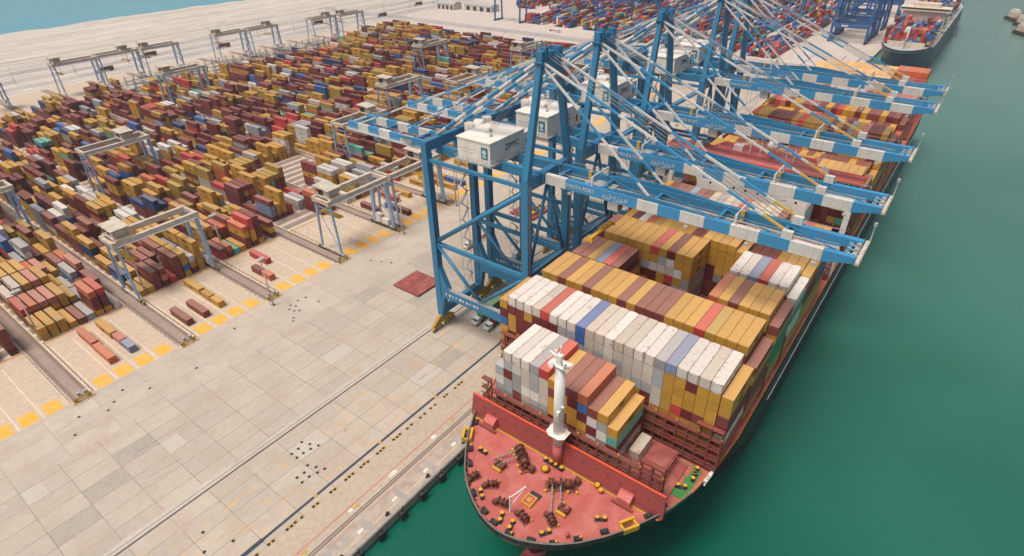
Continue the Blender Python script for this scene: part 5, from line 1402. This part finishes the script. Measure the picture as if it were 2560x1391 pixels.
# terminal tractors with trailers
def b_truck():
    r = root('terminal_tractor', (0,0,0), '', 'truck')
    mb = MB(); mb.prism([(-8.6,-1.2),(-8.6,1.2),(-7.0,1.2),(-7.0,-1.2)], 0.7, 2.7); mb.box(-9.6, -8.6, -1.15, 1.15, 0.6, 1.5); mb.build('cab', 'truck_white', r)
    mb = MB(); mb.box(-8.66, -8.6, -1.0, 1.0, 1.6, 2.4); mb.build('windscreen', 'glass_dark', r)
    mb = MB()
    for s in (-0.5, 0.5): mb.box(-7.2, 6.3, s-0.12, s+0.12, 0.95, 1.3)
    for x in (-6.2, -2, 2, 6.1): mb.box(x-0.15, x+0.15, -1.2, 1.2, 1.3, 1.5)
    mb.build('trailer_frame', 'truck_red', r)
    for x in (-9.0, -6.4, 3.9, 5.2):
        for s in (-0.95, 0.95):
            mb = MB(); mb.cyl((x, s-0.18, 0.52), (x, s+0.18, 0.52), 0.52, 12); mb.build('wheel', 'rubber', r)
    return r
proto('terminal_tractor', b_truck, '', 'truck', 'terminal tractors with trailers', [
    (131.5, 112.6, 0.02, 0, 'terminal tractor trailer loaded with the dark green container under first crane'),
    (131.6, 107.2, 0.02, 0, 'terminal tractor trailer loaded with the maroon container nearest the ship'),
    (226.0, 107.5, 0.02, 0, 'empty terminal trailer between the crane rails under the third crane'),
    (579.0, 386.0, 0.05, 1.4, 'terminal tractor alone on the empty paved yard behind the cranes'),
    (170.0, 150.0, 0.02, 0, 'empty terminal trailer on the apron behind the second crane')])
# ------------------------------------------------------------------ far terminal: blue gantries, quay cranes, sheds, second ship
def b_fargantry():
    r = root('blue_gantry_crane', (0,0,0), '', 'gantry crane')
    for sx in (-7, 7):
        for sy in (-18.5, 18.5):
            mb = MB(); mb.bar((sx, sy, 0.8), (sx*0.85, sy, 26), 1.5, 1.3); mb.build('leg', 'far_blue', r)
    for sx in (-6, 6):
        mb = MB(); mb.box(sx-0.9, sx+0.9, -24, 24, 26, 28.4); mb.build('girder', 'far_blue', r)
    for sy in (-18.5, 18.5):
        mb = MB(); mb.box(-8.5, 8.5, sy-0.8, sy+0.8, 0.3, 1.8); mb.build('sill_beam', 'far_blue', r)
    mb = MB(); mb.box(-6.5, 6.5, 4, 10, 28.4, 31); mb.build('trolley', 'house_white', r)
    return r
proto('blue_gantry_crane', b_fargantry, '', 'gantry crane', 'blue gantry cranes in the far terminal', [
    (606, 466, 0, 0, 'blue gantry crane in the far terminal, legs standing clear at its left corner'),
    (648, 350, 0, 0, 'blue gantry crane in the far terminal behind the second crane apex'),
    (720, 312, 0, 0, 'blue gantry crane in the far terminal behind the fourth crane apex'),
    (760, 196, 0, 0, 'blue gantry crane in the far terminal left of the raised boom cranes'),
    (700, 235, 0, 0, 'blue gantry crane in the far terminal between its middle container blocks')])
def b_farcrane():
    r = root('raised_quay_crane', (0,0,0), '', 'quay crane')
    B = lambda n_, mb, m_='far_blue': mb.build(n_, m_, r)
    for sx in (-1, 1):
        for y in (-16, 16):
            mb = MB(); mb.bar((sx*11, y, 1), (sx*9.5, y, 60 if y > 0 else 66), 2.2, 2.0); B('leg', mb)
        mb = MB(); mb.bar((sx*11, -16, 15), (sx*11, 16, 15), 1.6, 3.2); B('portal_beam', mb)
        mb = MB(); mb.bar((sx*10.3, 16, 17), (sx*9.8, -16, 50), 1.2); B('brace', mb)
        mb = MB(); mb.bar((sx*10, -16, 34), (sx*10, 16, 34), 1.2); B('brace', mb)
        mb = MB(); mb.bar((sx*9.5, -16, 66), (sx*3, -17, 96), 1.6); B('apex_leg', mb)
        mb = MB(); mb.box(sx*4-0.8, sx*4+0.8, -18, 52, 56, 58.6); B('back_girder', mb)
        mb = MB(); mb.bar((sx*4, -20, 58), (sx*4, -36, 116), 1.4, 2.4); B('boom_girder', mb)
    for y in (-16, 16):
        for z in (5, 17, 55):
            mb = MB(); mb.bar((-11, y, z), (11, y, z), 1.6, 2.6); B('sill_beam' if z == 5 else 'top_beam', mb)
        mb = MB(); mb.bar((-10.5, y, 17), (0, y, 54), 1.0); mb.bar((10.5, y, 17), (0, y, 54), 1.0); B('brace', mb)
        mb = MB(); mb.box(-14, 14, y-0.8, y+0.8, 0, 2.4); B('bogie', mb, 'dark_gear')
    mb = MB(); mb.box(-7, 7, 6, 16, 58.6, 65); B('machinery_house', mb, 'house_white')
    mb = MB(); mb.box(-10.9, -10.8, -9, -4, 15.4, 16.6); mb.box(-11.95, -11.85, 2, 8, 14.4, 15.8); B('name_panel', mb, 'boom_white')
    for k in range(14):
        z = 4+k*3.9; mb2 = MB()
    mb = MB()
    for k in range(13): mb.bar((-9 if k % 2 else -5, 17.6, 4+k*4), (-5 if k % 2 else -9, 17.6, 8+k*4), 0.8, 0.2)
    B('stair', mb, 'house_white'); return r
proto('raised_quay_crane', b_farcrane, '', 'quay crane', 'dark blue quay cranes with raised booms', [
    (690, 112, 0, 0, 'dark blue far quay crane with raised boom, closest of its row'),
    (725, 112, 0, 0, 'dark blue far quay crane with raised boom, second of its row'),
    (772, 112, 0, 0, 'dark blue far quay crane with raised boom, third of its row'),
    (860, 112, 0, 0, 'dark blue far quay crane with raised boom, last of its row')])
def shed(cx, cy, lx, ly, h, lab):
    r = root('storage_shed', (cx, cy, 0), lab, 'shed', 'sheds behind the yard')
    mb = MB(); mb.box(cx-lx/2, cx+lx/2, cy-ly/2, cy+ly/2, 0, h); mb.build('wall', 'shed', r)
    mb = MB(); mb.slab([(cx-lx/2-0.5, cy-ly/2-0.5, h), (cx+lx/2+0.5, cy-ly/2-0.5, h), (cx, cy-ly/2-0.5, h+2.5)], (0, ly+1, 0)); mb.build('roof', 'walk_grey', r)
    mb = MB()
    for k in range(4): MB().box(cx-lx/2-0.06, cx-lx/2, cy-ly/2+2+k*ly/4, cy-ly/2+2+k*ly/4+ly/8, 0.1, h*0.75).build('door', 'dark_gear', r)
shed(640, 596, 16, 30, 7, 'low grey shed behind the yard, left one of two')
shed(650, 548, 16, 46, 7, 'low grey shed behind the yard, longer one beside the blue gantry')
# second ship
HS = [(557,0),(558,3.5),(561,7.5),(566,11),(573,14.5),(585,17.6),(600,18.8),(820,18.8),(840,16)]
WS = [(568,0),(569,.6),(572,1.8),(577,4),(585,7.5),(597,12.5),(615,17.5),(820,18.5),(840,14)]
C2 = 53.2
sh2 = root('container_ship', (700, C2, WZ), 'dark hulled container ship with cream bridge moored beyond the stern of the big ship', 'container ship')
mb = MB()
for (za, ta), (zb, tb) in zip(((-7, 0.0), (WZ, 0.0), (8, 0.42), (20, 1.0)), ((WZ, 0.0), (8, 0.42), (20, 1.0), (20, 1.0))):
    if za == zb: continue
    for s in (1, -1):
        A = [(xw+(xd-xw)*ta, C2+s*(hw+(hd-hw)*ta), za) for (xd, hd), (xw, hw) in zip(HS, WS)]
        Bq = [(xw+(xd-xw)*tb, C2+s*(hw+(hd-hw)*tb), zb) for (xd, hd), (xw, hw) in zip(HS, WS)]
        for i in range(len(A)-1): mb.quad([A[i], A[i+1], Bq[i+1], Bq[i]], 1 if zb <= WZ else 0, True)
mb.build('hull', ['hull_navy', 'hull_red'], sh2)
mb = MB(); mb.prism([(x, C2+h-0.2) for x, h in HS]+[(x, C2-h+0.2) for x, h in HS[1:]][::-1], 19.2, 19.8); mb.build('deck', 'walk_grey', sh2)
mb = MB()
for s in (1, -1):
    P = [(x, C2+s*h) for x, h in HS[:6]]
    for a, b2 in zip(P, P[1:]): mb.bar((*a, 20.4), (*b2, 20.4), 0.4, 1.4)
mb.build('bulwark', 'hull_navy', sh2)
mb = MB(); mb.box(576, 577, C2-13, C2+13, 19.8, 24); mb.build('breakwater', 'ship_cream', sh2)
mb = MB(); mb.cyl((572, C2, 19.8), (572, C2, 36), 0.6, 8); mb.build('foremast', 'ship_cream', sh2)
mb = MB(); mb.box(646, 658, C2-16, C2+16, 19.8, 37); mb.box(644, 657, C2-18.6, C2+18.6, 37, 40); mb.box(647, 657, C2-10, C2+10, 40, 43); mb.build('bridge', 'ship_cream', sh2)
mb = MB(); mb.box(643.9, 644.0, C2-18, C2+18, 38.4, 39.5); mb.build('bridge_window', 'glass_dark', sh2)
for x in (599.6, 614.2, 629, 674, 703):
    mb = MB()
    for k in range(16): mb.bar((x, C2-17.6+k*2.35, 19.8), (x, C2-17.6+k*2.35, 29), 0.4)
    for z in (23, 26, 29): mb.box(x-0.5, x+0.5, C2-18, C2+18, z-0.3, z)
    mb.build('lashing_bridge', 'ship_cream', sh2)
# barges moored at the far right, floating boom on the water
def b_barge():
    r = root('work_barge', (0,0,0), '', 'barge')
    P = [(-24,0),(-18,5.5),(22,6),(24,4),(24,-4),(22,-6),(-18,-5.5)]
    mb = MB(); mb.prism(P, -1.5, 3.2); mb.build('hull', 'hull_black', r)
    mb = MB(); mb.prism([(x*0.95, y*0.9) for x, y in P], 3.2, 3.5); mb.build('deck', 'gear_brown', r)
    mb = MB(); mb.box(10, 20, -4, 4, 3.5, 9); mb.box(12, 19, -3, 3, 9, 11); mb.build('wheelhouse', 'ship_cream', r)
    mb = MB(); mb.bar((0,0,3.5), (-3,0,14), 0.7); mb.cbox((2,0,5), (4,3,3)); mb.build('deck_crane', 'bogie_yellow', r); return r
proto('work_barge', b_barge, '', 'barge', 'barges moored across the basin', [
    (905, -17, WZ, 0.42, 'dark hulled work barge across the basin, farthest of three'), (868, -28, WZ, 0.5, 'dark hulled work barge across the basin, middle of three'),
    (815, -30, WZ, 0.55, 'dark hulled work barge across the basin, closest of three')])
mb = MB(); mb.cyl((784, 31, WZ+0.2), (1044, 45.8, WZ+0.2), 0.35, 6); mb.cyl((784, 31, WZ+0.2), (781, 40, WZ+0.2), 0.35, 6)
tag(mb.build('floating_boom', 'dark_gear'), 'thin dark floating boom on the water beside the second ship', 'floating boom')

# ------------------------------------------------------------------ haze
mb = MB(); mb.box(-1500, 2700, -1500, 2700, -12, 128); hz = mb.build('haze', [])
hz['kind'] = 'stuff'; hz.data.materials.clear()
hm = bpy.data.materials.new('haze'); hm.use_nodes = True; t = hm.node_tree; t.nodes.clear()
pv = t.nodes.new('ShaderNodeVolumePrincipled'); pv.inputs['Density'].default_value = 0.00015; pv.inputs['Color'].default_value = (0.92, 0.93, 0.95, 1); pv.inputs['Anisotropy'].default_value = 0.2
out = t.nodes.new('ShaderNodeOutputMaterial'); t.links.new(pv.outputs[0], out.inputs['Volume'])
hz.data.materials.append(hm)
